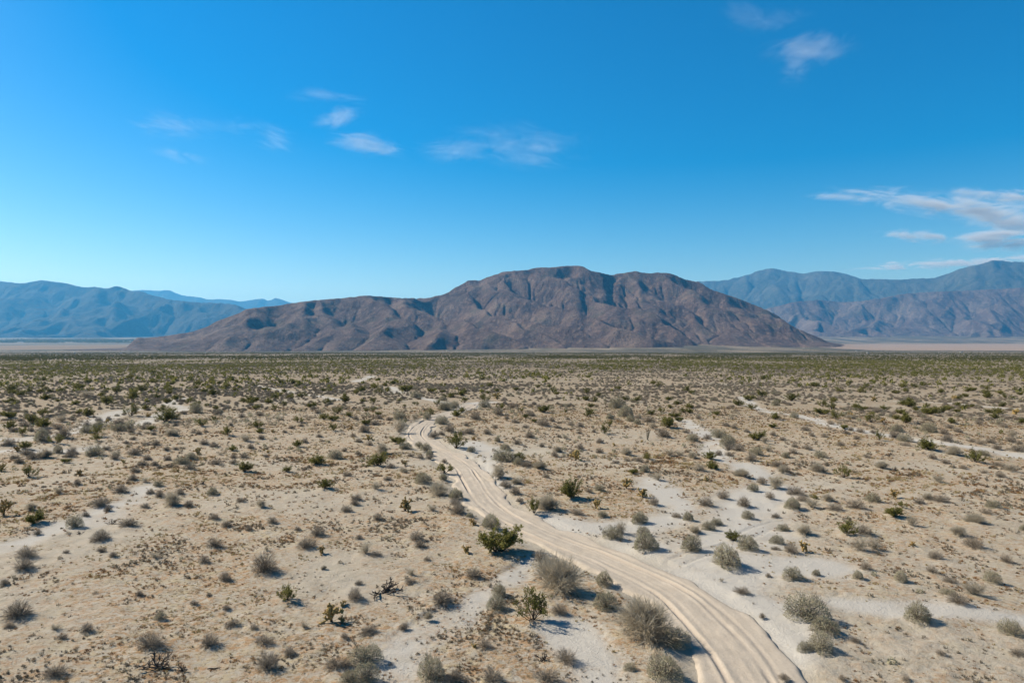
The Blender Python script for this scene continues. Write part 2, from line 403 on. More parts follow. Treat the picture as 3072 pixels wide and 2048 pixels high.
# far ground: elevation read off the photograph as (depth, y in the photograph) along columns
FAR = {
    -600: [(3500, 1056), (4500, 1047), (6000, 1038), (8000, 1030), (10000, 1021), (14000, 1011), (45000, 1006)],
    300: [(3500, 1056), (4500, 1048), (6000, 1038), (8000, 1030), (10000, 1021), (14000, 1011), (45000, 1006)],
    700: [(3500, 1056), (4200, 1054), (6000, 1042), (8000, 1030), (10000, 1021), (14000, 1011), (45000, 1006)],
    1300: [(3500, 1056), (4000, 1052), (5000, 1044), (8000, 1030), (14000, 1015), (45000, 1006)],
    1700: [(3500, 1056), (4000, 1050), (5000, 1038), (8000, 1022), (14000, 1012), (45000, 1004)],
    2050: [(3500, 1055), (4200, 1046), (5200, 1032), (6500, 1022), (9000, 1016), (14000, 1006), (45000, 1000)],
    2400: [(3500, 1055.5), (4300, 1050), (5200, 1040), (6200, 1029), (9000, 1022), (12000, 1010), (45000, 1000)],
    2650: [(3500, 1056), (4300, 1052.5), (6000, 1042), (9000, 1031), (10500, 1022), (14000, 1001), (45000, 996)],
    3700: [(3500, 1056), (4300, 1052.5), (6000, 1043), (9000, 1032), (10500, 1021), (14000, 998), (45000, 992)],
}
LY = np.linspace(math.log(3500), math.log(45000), 80)
FU = np.array(sorted(FAR), dtype=float)
FZ = np.array([np.interp(LY, [math.log(a) for a, _ in FAR[int(u)]], [CAM_H - (v - 1024) / F * a for a, v in FAR[int(u)]]) for u in FU])
def plane_z(x, y):
    z = -SLOPE * np.clip(y, -400, 3500)
    far = y > 3500
    if far.any():
        u = np.clip(1536 + F * x[far] / y[far], FU[0], FU[-1])
        ly = np.clip(np.log(y[far]), LY[0], LY[-1] - 1e-6)
        fi = np.clip(np.searchsorted(FU, u) - 1, 0, len(FU) - 2)
        tu = (u - FU[fi]) / (FU[fi + 1] - FU[fi])
        tu = tu * tu * (3 - 2 * tu)
        q = (ly - LY[0]) / (LY[1] - LY[0]); li = np.clip(q.astype(int), 0, len(LY) - 2); tl = q - li
        za = FZ[fi, li] * (1 - tl) + FZ[fi, li + 1] * tl
        zb = FZ[fi + 1, li] * (1 - tl) + FZ[fi + 1, li + 1] * tl
        zf = za * (1 - tu) + zb * tu
        z[far] = zf
    return z
def ground_z(x, y, detail=True):
    x, y = np.atleast_1d(np.asarray(x, float)), np.atleast_1d(np.asarray(y, float))
    z = plane_z(x, y)
    r = np.hypot(x, y)
    fade = 1 - sstep(300, 2500, r)
    z = z + fade * (0.28 * fbm(x / 16, y / 16, 3, 3) + 0.9 * fbm(x / 90, y / 90, 2, 5) * sstep(60, 250, r))
    return z

# ------------------------------------------------------------------ ground sheet
def ground_rings():
    a = [0.0, 2, 4, 6, 8, 10]
    r = 12.0
    while r < 420: a.append(r); r *= 1.0048
    while r < 46000: a.append(r); r *= 1.03
    return np.array(a)
RINGS = ground_rings()
fine = np.arange(-R(47), R(47), 0.0034)
coarse = np.linspace(R(47), 2 * math.pi - R(47), 60)[1:-1]
AZ = np.concatenate([fine, coarse])
gr, ga = np.meshgrid(RINGS, AZ, indexing='ij')
gx, gy = gr * np.sin(ga), gr * np.cos(ga)
sand, cut, rdist = masks(gx, gy)
gzz = ground_z(gx.ravel(), gy.ravel()).reshape(gx.shape)
nearf = 1 - sstep(90, 380, gr)
rough = (1 - 0.75 * sand) * sstep(1.6, 3.0, rdist)
gzz = gzz + nearf * rough * (0.09 * fbm(gx / 1.3, gy / 1.3, 3, 11) + 0.10 * np.abs(fbm(gx / 0.6, gy / 0.6, 2, 15)) * (0.3 + 0.7 * sstep(-0.2, 0.3, fbm(gx / 5, gy / 5, 2, 17))))
gzz -= cut * nearf * np.clip(0.6 + 1.6 * fbm(gx / 3.5, gy / 3.5, 3, 19), 0.05, 1.5)
# mounds of blown sand under the shrubs
nr, na = gx.shape
for p in plants:
    if p['k'] not in 'cbdw' or p['y'] > 130: continue
    rr = math.hypot(p['x'], p['y']); aa = math.atan2(p['x'], p['y'])
    i0, i1 = np.searchsorted(RINGS, [rr - 1.6 * p['w'], rr + 1.6 * p['w']])
    j0, j1 = np.searchsorted(fine, [aa - 1.6 * p['w'] / rr, aa + 1.6 * p['w'] / rr])
    s = (slice(i0, i1), slice(j0, j1))
    d2 = ((gx[s] - p['x']) ** 2 + (gy[s] - p['y']) ** 2) / (0.62 * p['w']) ** 2
    gzz[s] += min(0.16, 0.09 * p['w'] + 0.02) * np.exp(-d2)
for tr in (tpath('C', [(-60, 735), (200, 750), (420, 785), (700, 830), (1000, 875)], 0.6), tpath('C', [(-40, 660), (60, 625), (200, 590), (340, 545)], 0.6),
           tpath('C', [(430, 470), (540, 415), (680, 378)], 0.6), tpath('E', [(955, 960), (965, 900), (962, 820)], 0.6)):
    mn, mx = tr.min(0) - 3, tr.max(0) + 3
    sel = (gx > mn[0]) & (gx < mx[0]) & (gy > mn[1]) & (gy < mx[1])
    d_, sd_, _ = dist_to(tr, gx[sel], gy[sel])
    gzz[sel] -= 0.05 * np.exp(-((np.abs(d_) - 0.55) / 0.14) ** 4) - 0.02 * np.exp(-((np.abs(d_) - 0.85) / 0.12) ** 2)
gzz -= 0.16 * (1 - sstep(1.9, 2.9, rdist)) * (gr < 440)
idx = np.arange(nr * na).reshape(nr, na)
jn = np.roll(idx, -1, axis=1)
faces = np.stack([idx[:-1], idx[1:], jn[1:], jn[:-1]], -1).reshape(-1, 4)
# azimuth grows clockwise: this order gives upward normals
faces = faces[:, ::1]
gme = mesh_np('ground', np.stack([gx, gy, gzz], -1).reshape(-1, 3), faces, True)
patch = fbm(gx / 9, gy / 9, 4, 21) + 0.5 * fbm(gx / 40, gy / 40, 2, 25)
litter = np.clip(0.6 + 0.2 * sstep(45, 150, gr) + 0.7 * patch, 0, 1) * (1 - sand) * sstep(1.7, 3.6, rdist)
litter = np.where(gr > 440, 0.8, litter)
uu = np.where(gy > 1, 1536 + F * gx / np.maximum(gy, 1), 0)
streak = fbm(gx / 260, gy / 900 + 0.3 * fbm(gx / 300, gy / 300, 2, 33), 4, 30)
fan = np.exp(-((uu - 1450) / 420) ** 2) * np.exp(-((gr - 3300) / 420) ** 2)        # pale gravel apron before the mountain
field = sstep(5200, 5600, gr) * (1 - sstep(7600, 8200, gr)) * (uu < 520)                # tawny open field
scrub = (0.26 * sstep(60, 200, gr) * (1 - 0.8 * sand) + 0.30 * sstep(180, 500, gr) + 0.44 * sstep(500, 1800, gr)) * np.clip(0.86 + 0.9 * streak, 0.12, 1) * (1 - 0.5 * fan) * (1 - 0.85 * field)
for nm, arr in (('litter', litter), ('sand', sand), ('scrub', scrub), ('field', field)):
    at = gme.attributes.new(nm, 'FLOAT', 'POINT')
    at.data.foreach_set('value', arr.ravel().astype(np.float32))

def sand_material(name, road=False):
    t = NT(name, 0.95, 0.1)
    p = t.pos()
    big = t.noise(p, 0.08, 3)
    mid = t.noise(p, 0.9, 5, 0.65)
    fin = t.noise(p, 9.0, 5, 0.7)
    if road:
        c = t.mix(t.ramp(mid, [(0.35, 0.0), (0.65, 1.0)]), (0.435, 0.37, 0.287), (0.50, 0.432, 0.342))
        c = t.mix(t.math('MULTIPLY', t.attr('streak'), 0.6), c, (0.35, 0.31, 0.25))
        c = t.mix(t.math('MULTIPLY', t.attr('rut'), 0.8), c, (0.35, 0.30, 0.245))
        c = t.mix(t.ramp(fin, [(0.3, 0.35), (0.5, 0.0)]), c, (0.25, 0.21, 0.165))
        t.color(c)
        t.l(t.bump(t.math('ADD', fin, t.math('MULTIPLY', mid, 1.5)), 0.5, 0.05), t.b.inputs['Normal'])
        return t.m
    c = t.mix(big, (0.375, 0.332, 0.258), (0.435, 0.39, 0.31))
    c = t.mix(t.ramp(mid, [(0.38, 0.5), (0.55, 0.0)]), c, (0.335, 0.30, 0.225))
    c = t.mix(t.math('MULTIPLY', t.attr('sand'), 0.92), c, (0.455, 0.43, 0.378))
    # dried annual plants lying on the sand: rust, straw and grey flecks in patches
    L = t.attr('litter')
    fleck = t.noise(p, 2.6, 7, 0.78, 0.6)
    f1 = t.math('MULTIPLY', t.ramp(fleck, [(0.44, 0.0), (0.56, 1.0)]), t.math('MULTIPLY', L, 1.7), True)
    hue = t.noise(p, 0.8, 6, 0.75)
    lc = t.ramp(hue, [(0.33, (0.43, 0.36, 0.215)), (0.46, (0.40, 0.325, 0.215)), (0.53, (0.33, 0.19, 0.09)), (0.60, (0.37, 0.265, 0.15)), (0.70, (0.43, 0.365, 0.255))])
    c = t.mix(t.math('MULTIPLY', f1, 0.95), c, lc)
    dark = t.noise(p, 4.2, 6, 0.8)
    f2 = t.math('MULTIPLY', t.ramp(dark, [(0.52, 0.0), (0.60, 1.0)]), t.math('MULTIPLY', L, 1.5), True)
    c = t.mix(f2, c, (0.185, 0.135, 0.075))
    pale = t.noise(p, 4.1, 4, 0.7)
    c = t.mix(t.ramp(pale, [(0.56, 0.0), (0.66, 0.6)]), c, (0.48, 0.43, 0.355))
    # shrubs too far to tell apart: they and their shadows put into the colour
    S = t.attr('scrub')
    sp = t.noise(t.map(p, (0.02, 0.006, 0.02)), 1.0, 6, 0.75)
    f3 = t.math('MULTIPLY', t.ramp(sp, [(0.36, 0.7), (0.5, 1.0)]), S, True)
    c = t.mix(t.math('MULTIPLY', t.attr('field'), 0.9), c, (0.20, 0.135, 0.07))
    c = t.mix(f3, c, (0.088, 0.077, 0.048))
    t.color(c)
    h = t.math('ADD', t.math('MULTIPLY', fleck, 1.0), t.math('MULTIPLY', fin, 0.5))
    t.l(t.bump(h, 0.8, 0.12), t.b.inputs['Normal'])
    return t.m
M['sand'] = sand_material('desert_sand')
M['road'] = sand_material('track_sand', True)
tag(link('ground', gme, M['sand']), kind='structure')

# ------------------------------------------------------------------ the sandy track with its wheel ruts
def build_road():
    P = path(ROAD_PX, 0.28)
    T = np.gradient(P, axis=0); T /= np.linalg.norm(T, axis=1)[:, None]
    Nn = np.stack([T[:, 1], -T[:, 0]], 1)               # to the right of travel
    s = np.concatenate([[0], np.cumsum(np.linalg.norm(np.diff(P, axis=0), axis=1))])
    W = np.linspace(-2.75, 2.75, 74)
    S, Wg = np.meshgrid(s, W, indexing='ij')
    X = P[:, 0][:, None] + Nn[:, 0][:, None] * Wg
    Y = P[:, 1][:, None] + Nn[:, 1][:, None] * Wg
    Z = ground_z(X.ravel(), Y.ravel()).reshape(X.shape)
    mean = ground_z(P[:, 0], P[:, 1])
    Z = Z * 0.5 + mean[:, None] * 0.5
    rut = np.zeros_like(Z); prof = np.zeros_like(Z)
    for c0, dep, wd, sd_, ph in ((-0.95, 0.095, 0.11, 0.08, 1), (0.62, 0.095, 0.11, 0.08, 4), (-0.62, 0.022, 0.10, 0.25, 8), (1.0, 0.022, 0.10, 0.25, 13), (0.1, 0.012, 0.12, 0.3, 17)):
        cc = c0 + sd_ * fbm(S / 14, S * 0 + ph, 3, ph) * 2
        amp = dep * np.clip(0.75 + 1.7 * fbm(S / 5, S * 0 + ph + 3, 3, ph + 50), 0.2, 1.5)
        d = (Wg - cc) / wd
        prof -= amp * np.exp(-d ** 4)
        prof += amp * 0.28 * (np.exp(-((np.abs(d) - 1.75) / 0.55) ** 2))
        rut = np.maximum(rut, np.exp(-d ** 4) * amp / 0.1)
    prof += 0.045 * fbm(X / 0.6, Y / 0.6, 4, 61) + 0.012 * fbm(S / 2.5, Wg / 0.2, 2, 64)
    edge = 1.6 + 0.7 * fbm(S / 3, np.sign(Wg) * 7, 4, 70)
    prof += 0.03 * np.exp(-((np.abs(Wg) - edge) / 0.3) ** 2) * (1 + 2 * fbm(X / 1.5, Y / 1.5, 2, 77))
    prof -= 0.30 * sstep(edge + 0.1, edge + 0.55, np.abs(Wg))
    Z = Z + prof - 0.05
    n, m = Z.shape
    idx = np.arange(n * m).reshape(n, m)
    f = np.stack([idx[:-1, :-1], idx[:-1, 1:], idx[1:, 1:], idx[1:, :-1]], -1).reshape(-1, 4)
    me = mesh_np('dirt_road', np.stack([X, Y, Z], -1).reshape(-1, 3), f, True)
    st = me.attributes.new('streak', 'FLOAT', 'POINT')
    sv = 0.5 + 0.9 * fbm(S / 3.5, Wg / 0.16, 4, 171) + 0.5 * fbm(S / 12, Wg / 0.5, 3, 175)
    st.data.foreach_set('value', np.clip(sv, 0, 1).ravel().astype(np.float32))
    at = me.attributes.new('rut', 'FLOAT', 'POINT')
    at.data.foreach_set('value', np.clip(rut, 0, 1).ravel().astype(np.float32))
    tag(link('dirt_road', me, M['road']), kind='structure')
build_road()

# ------------------------------------------------------------------ mountains: a ridge skeleton, then stream erosion
def W3(u, v, Y):
    return np.array([(u - 1536.0) / F * Y, Y, CAM_H + (1024.0 - v) / F * Y])

def erode(h, dx, K, iters, m=0.5, diff=0.06):
    ny, nx = h.shape
    n = h.size
    ids = np.arange(n).reshape(ny, nx)
    offs = [(-1, -1), (-1, 0), (-1, 1), (0, -1), (0, 1), (1, -1), (1, 0), (1, 1)]
    for it in range(iters):
        hp = np.pad(h, 1, mode='edge'); ip = np.pad(ids, 1, mode='edge')
        best = np.zeros_like(h); rec = ids.copy(); mnb = np.full_like(h, 1e9)
        ds = np.full_like(h, dx)
        for oy, ox in offs:
            hn = hp[1 + oy:1 + oy + ny, 1 + ox:1 + ox + nx]
            L = dx * math.hypot(oy, ox)
            sl = (h - hn) / L
            mnb = np.minimum(mnb, np.where(ip[1 + oy:1 + oy + ny, 1 + ox:1 + ox + nx] == ids, 1e9, hn))
            mk = sl > best
            best = np.where(mk, sl, best)
            rec = np.where(mk, ip[1 + oy:1 + oy + ny, 1 + ox:1 + ox + nx], rec)
            ds = np.where(mk, L, ds)
        rl = rec.ravel().tolist()
        order = np.argsort(h.ravel(), kind='stable').tolist()
        A = [dx * dx] * n
        for i in reversed(order):
            r = rl[i]
            if r != i: A[r] += A[i]
        f = (np.ravel(K) * np.power(np.array(A), m) / ds.ravel()).tolist()
        hl = h.ravel().tolist()
        for i in order:
            r = rl[i]
            if r != i:
                q = f[i]
                hl[i] = (hl[i] + q * hl[r]) / (1 + q)
        h = np.array(hl).reshape(ny, nx)
        pit = (rec == ids)
        pit[0, :] = pit[-1, :] = pit[:, 0] = pit[:, -1] = False
        h = np.where(pit, np.maximum(h, np.minimum(mnb + 0.3, h + 12)), h)
        hp = np.pad(h, 1, mode='edge')
        lap = hp[:-2, 1:-1] + hp[2:, 1:-1] + hp[1:-1, :-2] + hp[1:-1, 2:] - 4 * h
        h = h + diff * lap
    return h

def build_range(name, ridges, sil, x0, x1, y0, y1, dx, slope, K, iters, seed, mat, noise_amp, diff=0.06, fit=1.0, fine=False, soft=None):
    xs, ys = np.arange(x0, x1, dx), np.arange(y0, y1, dx)
    X, Y = np.meshgrid(xs, ys)
    wx = X + noise_amp * 7 * fbm(X / (dx * 34), Y / (dx * 34), 3, seed + 5)
    wy = Y + noise_amp * 7 * fbm(X / (dx * 34), Y / (dx * 34), 3, seed + 9)
    g = plane_z(X.ravel(), Y.ravel()).reshape(X.shape)
    gentle = np.interp(X, *soft) if soft else np.ones(X.shape)
    kk = noise_amp * 0.14
    acc = np.ones(X.shape)
    for ri, rg in enumerate(ridges):
        for a, b in zip(rg[:-1], rg[1:]):
            d = b[:2] - a[:2]; L2 = max(d @ d, 1e-6)
            t = np.clip(((wx - a[0]) * d[0] + (wy - a[1]) * d[1]) / L2, 0, 1)
            dist = np.hypot(wx - a[0] - t * d[0], wy - a[1] - t * d[1])
            z = a[2] + (b[2] - a[2]) * t
            rel = np.maximum(z - g, 0)
            q = np.clip(dist / np.maximum(rel / (slope * gentle * (1.0 if ri == 0 else (1.15 if fine else 1.3))), 30.0), 0, 1)
            acc += np.exp(rel * (1 - q) ** (2.3 if ri == 0 and fine else 1.2) / kk) - 1          # slightly concave flank
    H = g + kk * np.log(acc)
    up = np.clip((H - g) / 120.0, 0, 1)
    H = H + up * (noise_amp * fbm(X / (dx * 13), Y / (dx * 13), 5, seed) + 0.35 * noise_amp * fbm(X / (dx * 4), Y / (dx * 4), 3, seed + 3))
    H = np.where(H < g + 2, H - 20, H)
    H = erode(H, dx, K * gentle ** 1.3, iters, diff=diff)
    if fine:                     # once more on a grid twice as fine, for the small gullies
        def up2(a):
            b = np.empty((a.shape[0] * 2 - 1, a.shape[1] * 2 - 1))
            b[::2, ::2] = a; b[1::2, ::2] = (a[1:] + a[:-1]) / 2; b[:, 1::2] = (b[:, :-1:2] + b[:, 2::2]) / 2
            return b
        H, X, Y, up, g, gentle = up2(H), up2(X), up2(Y), up2(up), up2(g), up2(gentle)
        dx = dx / 2
    rel = np.clip((H - g) / 60.0, 0, 1)
    rough = 0.6 + 0.8 * vnoise(X / (dx * 40), Y / (dx * 40), seed + 61)
    H = H + rel * rough * noise_amp * (0.27 * fbm(X / (dx * 9), Y / (dx * 9), 5, seed + 31) - 0.22 * np.abs(fbm(X / (dx * 5.5), Y / (dx * 5.5), 4, seed + 41)))
    H = erode(H, dx, K * 1.3 * gentle, 6, diff=diff * 0.3)
    # bring the skyline to the photograph's: heights are scaled smoothly from column to column
    U = 1536 + F * X / Y
    su = np.array([s[0] for s in sil], float); sv = np.array([s[1] for s in sil], float)
    for it in range(4):
        v = 1024 - F * (H - CAM_H) / Y
        ub = np.arange(su[0], su[-1], 8.0)
        bi = np.clip(((U - su[0]) / 8).astype(int), -1, len(ub))
        top = np.full(len(ub) + 2, 1e9)
        np.minimum.at(top, np.clip(bi + 1, 0, len(ub) + 1).ravel(), v.ravel())
        top = top[1:-1]
        ok = top < 1e8
        want = np.interp(ub, su, sv)
        base = 1024.0 + 8
        ratio = np.where(ok, (base - want) / np.maximum(base - np.where(ok, top, 0), 6), 1)
        ratio = np.clip(ratio, 0.4, 2.2)
        ksz = [9, 5, 3, 3][it]
        kern = np.hanning(ksz + 2)[1:-1]; kern /= kern.sum()
        ratio = np.convolve(np.pad(ratio, ksz // 2, mode='edge'), kern, mode='valid')
        rr = np.interp(U, ub, ratio)
        H = g + np.where(H > g, (H - g) * (1 + (rr - 1) * fit), H - g)
    keep = H > g - 12
    ny, nx = H.shape
    idx = np.arange(ny * nx).reshape(ny, nx)
    f = np.stack([idx[:-1, :-1], idx[:-1, 1:], idx[1:, 1:], idx[1:, :-1]], -1).reshape(-1, 4)
    kf = keep.ravel()[f].any(1)
    f = f[kf]
    used = np.unique(f)
    remap = np.full(ny * nx, -1); remap[used] = np.arange(len(used))
    V = np.stack([X, Y, H], -1).reshape(-1, 3)[used]
    me = mesh_np(name, V, remap[f], True)
    return tag(link(name, me, mat), kind='structure')

def auto_spurs(crest, n, seed, y_reach, foot_v, drop=0.25, side=0.35):
    """spurs that leave the crest towards the viewer and branch once."""
    rs = np.random.default_rng(seed)
    out = []
    C = np.array(crest)
    L = np.concatenate([[0], np.cumsum(np.hypot(*np.diff(C[:, :2], axis=0).T))])
    for i in range(n):
        s = L[-1] * (i + rs.uniform(0.15, 0.85)) / n
        p = np.array([np.interp(s, L, C[:, k]) for k in range(3)])
        zb = CAM_H + (1024 - foot_v) / F * (p[1] - y_reach)
        ang = rs.uniform(-0.7, 0.7) + side * rs.uniform(0, 1)
        reach = y_reach * rs.uniform(0.75, 1.15)
        pts = [p]
        nseg = 5
        for k in range(1, nseg + 1):
            ang += rs.uniform(-0.4, 0.4)
            q = pts[-1] + np.array([math.sin(ang) * reach / nseg * 0.8, -reach / nseg, 0])
            tt = k / nseg
            q[2] = zb + (p[2] - zb) * max(0.03, (1 - tt) ** 1.25 * rs.uniform(0.82, 1.08))
            pts.append(q)
            if k in (1, 2, 3):
                a2 = ang + rs.choice([-1, 1]) * rs.uniform(0.6, 1.0)
                b = q + np.array([math.sin(a2) * reach * 0.22, -reach * 0.16, 0]); b[2] = zb + (q[2] - zb) * 0.6
                b2 = b + np.array([math.sin(a2) * reach * 0.15, -reach * 0.16, 0]); b2[2] = zb + (q[2] - zb) * 0.2
                out.append([q, b, b2])
        out.append(pts)
    return out

def rock_mat(name, dark, mid, lite, sc, bump, k=0.56):
    t = NT(name, 0.95, 0.1)
    p = t.pos()
    a = t.noise(p, sc, 6, 0.6, 0.3)
    b = t.noise(p, sc * 7, 6, 0.7)
    c = t.ramp(a, [(0.33, dark), (0.5, mid), (0.66, lite)])
    c = t.mix(t.ramp(b, [(0.47, 0.0), (0.64, 0.9)]), c, lite)
    c = t.mix(t.ramp(t.noise(p, sc * 26, 5, 0.75), [(0.5, 0.0), (0.62, 0.9)]), c, dark)
    green = t.noise(p, sc * 1.6, 4, 0.6)
    c = t.mix(t.ramp(green, [(0.55, 0.0), (0.68, 0.5)]), c, (0.10, 0.098, 0.062))
    t.color(c, k)
    h = t.math('ADD', b, t.noise(p, sc * 22, 6, 0.7))
    t.l(t.bump(h, 0.9, bump), t.b.inputs['Normal'])
    return t.m
M['hill'] = rock_mat('hill_rock', (0.080, 0.052, 0.043), (0.155, 0.102, 0.08), (0.27, 0.195, 0.145), 0.0032, 26.0, 0.66)
M['range'] = rock_mat('range_rock', (0.12, 0.080, 0.068), (0.19, 0.135, 0.11), (0.30, 0.235, 0.185), 0.0012, 60.0)
M['range_green'] = rock_mat('range_scrub_rock', (0.042, 0.044, 0.028), (0.068, 0.066, 0.045), (0.115, 0.107, 0.075), 0.0010, 60.0)

M['range_teal'] = rock_mat('range_teal_rock', (0.062, 0.072, 0.052), (0.105, 0.112, 0.082), (0.19, 0.185, 0.14), 0.0012, 60.0)

hill_sil = [(330, 1040), (408, 1020), (490, 1008), (565, 996), (612, 981), (646, 962), (680, 951), (738, 926), (796, 919), (819, 918), (870, 909), (941, 900), (1023, 894),
            (1091, 886), (1142, 889), (1203, 894), (1275, 894), (1329, 882), (1363, 860), (1401, 841), (1436, 840), (1470, 826), (1512, 814), (1570, 810), (1611, 802),
            (1645, 802), (1699, 797), (1743, 797), (1771, 812), (1832, 825), (1859, 819), (1903, 813), (1941, 820), (1971, 817), (2012, 820), (2056, 839),
            (2097, 846), (2131, 868), (2182, 885), (2212, 895), (2310, 934), (2380, 980), (2432, 1003), (2470, 1018)]
crest_d = [(330, 4200), (408, 4400), (612, 4700), (738, 5000), (941, 5400), (1091, 5600), (1275, 5900), (1401, 6200), (1500, 6400), (1743, 6500), (1903, 6400), (2012, 6350), (2200, 6300), (2470, 6200)]
hill_crest = [W3(u, v, np.interp(u, *zip(*crest_d))) for u, v in hill_sil]
def rid(*pts): return [W3(*p) for p in pts]
hill_ridges = [hill_crest,
    rid((1570, 810, 6450), (1640, 838, 6200), (1760, 880, 5850), (1850, 920, 5500), (1960, 950, 5200), (2040, 985, 5000), (2110, 1016, 4850)),
    rid((1903, 813, 6400), (1960, 868, 6050), (2010, 915, 5800), (2070, 960, 5550), (2150, 1008, 5350)),
    rid((2012, 820, 6350), (2085, 878, 6050), (2165, 930, 5850), (2240, 982, 5650), (2310, 1015, 5550)),
    rid((2131, 868, 6300), (2220, 925, 6080), (2300, 975, 5950), (2370, 1010, 5850)),
    rid((1743, 797, 6500), (1800, 855, 6200), (1845, 895, 5980)),
    rid((1832, 825, 6450), (1880, 880, 6150), (1905, 915, 5900), (1990, 960, 5600), (2060, 995, 5350)),
    rid((1091, 886, 5600), (1140, 925, 5200), (1180, 960, 4800), (1150, 1003, 4450), (1125, 1040, 4150)),
    rid((1203, 894, 5700), (1190, 926, 5250), (1300, 928, 5050), (1400, 950, 4800), (1470, 985, 4500), (1540, 1030, 4200)),
    rid((941, 900, 5400), (960, 940, 5000), (985, 985, 4600), (960, 1030, 4250)),
    rid((870, 909, 5250), (890, 950, 4850), (850, 995, 4500), (800, 1038, 4200)),
    rid((738, 926, 5000), (715, 968, 4650), (650, 1008, 4350), (560, 1038, 4100)),
    rid((612, 981, 4700), (560, 1015, 4400), (480, 1040, 4150)),
    rid((1363, 860, 6100), (1420, 900, 5700), (1500, 932, 5300), (1610, 955, 4950), (1730, 985, 4700), (1830, 1030, 4450)),
    rid((1470, 826, 6350), (1530, 870, 6000), (1610, 905, 5650), (1720, 930, 5350), (1800, 955, 5100), (1900, 985, 4800), (1990, 1015, 4600)),
    rid((1880, 978, 4750), (1960, 1000, 4600), (2075, 1028, 4500)),
    rid((1560, 958, 4900), (1620, 985, 4600), (1690, 1030, 4350)),
    rid((1300, 928, 5050), (1330, 975, 4650), (1310, 1030, 4250)),
    rid((1040, 960, 4750), (1060, 1000, 4450), (1040, 1038, 4200)),
    rid((740, 1000, 4350), (700, 1030, 4150)),
    rid((1743, 797, 6500), (1700, 830, 7100), (1650, 880, 7700)),
    rid((1903, 813, 6400), (1950, 850, 7000), (2000, 900, 7600)),
    rid((1512, 814, 6400), (1480, 860, 7100)), rid((1091, 886, 5600), (1080, 930, 6400)), rid((2131, 868, 6300), (2100, 920, 7000)),
]
build_range('mountain', hill_ridges, hill_sil, -2900, 3400, 3600, 7300, 18, 0.46, 0.010, 22, 3, M['hill'], 34, 0.012, fine=True, soft=([-2600, -1100, -300, 600], [0.5, 0.68, 0.9, 1.0]))

left_sil = [(-700, 800), (-450, 822), (-250, 815), (-100, 838), (0, 844), (61, 850), (122, 840), (197, 850), (248, 862), (282, 860), (320, 865), (344, 857), (364, 862), (391, 872), (425, 874),
            (452, 885), (510, 899), (578, 906), (663, 909), (707, 914), (735, 926), (800, 945), (900, 975), (1000, 1000)]
left_crest = [W3(u, v, np.interp(u, [-700, 0, 400, 735, 1000], [17500, 17000, 16500, 15500, 15000])) for u, v in left_sil]
build_range('mountain_range_left', [left_crest] + auto_spurs(left_crest, 15, 5, 3800, 1010, side=0.6), left_sil, -17500, -3600, 12000, 18600, 40, 0.5, 0.010, 18, 13, M['range_green'], 95, 0.012)

fl_sil = [(150, 880), (250, 876), (330, 878), (395, 872), (425, 869), (466, 872), (503, 870), (524, 879), (544, 886), (595, 892), (622, 898), (656, 897), (697, 900), (714, 905), (748, 900),
          (782, 895), (799, 901), (829, 894), (853, 902), (873, 909), (950, 925), (1100, 960)]
fl_crest = [W3(u, v, 29000) for u, v in fl_sil]
build_range('mountain_range_distant', [fl_crest] + auto_spurs(fl_crest, 12, 8, 3500, 985), fl_sil, -20500, -5600, 24500, 32500, 85, 0.5, 0.010, 14, 23, M['range_green'], 110, 0.012)

rf_sil = [(1900, 900), (2000, 866), (2093, 843), (2161, 842), (2229, 827), (2276, 810), (2314, 804), (2361, 814), (2404, 820), (2450, 813), (2497, 814), (2535, 821), (2582, 837), (2637, 837), (2688, 839),
          (2731, 836), (2795, 834), (2837, 821), (2880, 804), (2939, 791), (2978, 780), (3029, 785), (3072, 785), (3200, 772), (3400, 800), (3700, 790)]
rf_crest = [W3(u, v, np.interp(u, [1900, 2300, 2700, 3000, 3700], [21500, 21000, 19000, 17500, 17000])) for u, v in rf_sil]
build_range('mountain_range_right', [rf_crest] + auto_spurs(rf_crest, 15, 15, 3600, 985, side=-0.5), rf_sil, 3300, 18500, 13200, 22800, 46, 0.5, 0.010, 16, 33, M['range_teal'], 95, 0.012)

rn_sil = [(2050, 1000), (2200, 950), (2300, 925), (2380, 905), (2455, 899), (2518, 906), (2580, 903), (2646, 893), (2710, 881), (2795, 875), (2880, 872), (3007, 866), (3072, 862), (3250, 870), (3450, 850), (3700, 865)]
rn_crest = [W3(u, v, np.interp(u, [2050, 2500, 3700], [14800, 14200, 13300])) for u, v in rn_sil]
build_range('foothill_ridge', [rn_crest] + auto_spurs(rn_crest, 14, 25, 2100, 1003, side=-0.3), rn_sil, 3300, 15500, 11000, 15600, 28, 0.5, 0.010, 16, 43, M['range'], 60, 0.012)

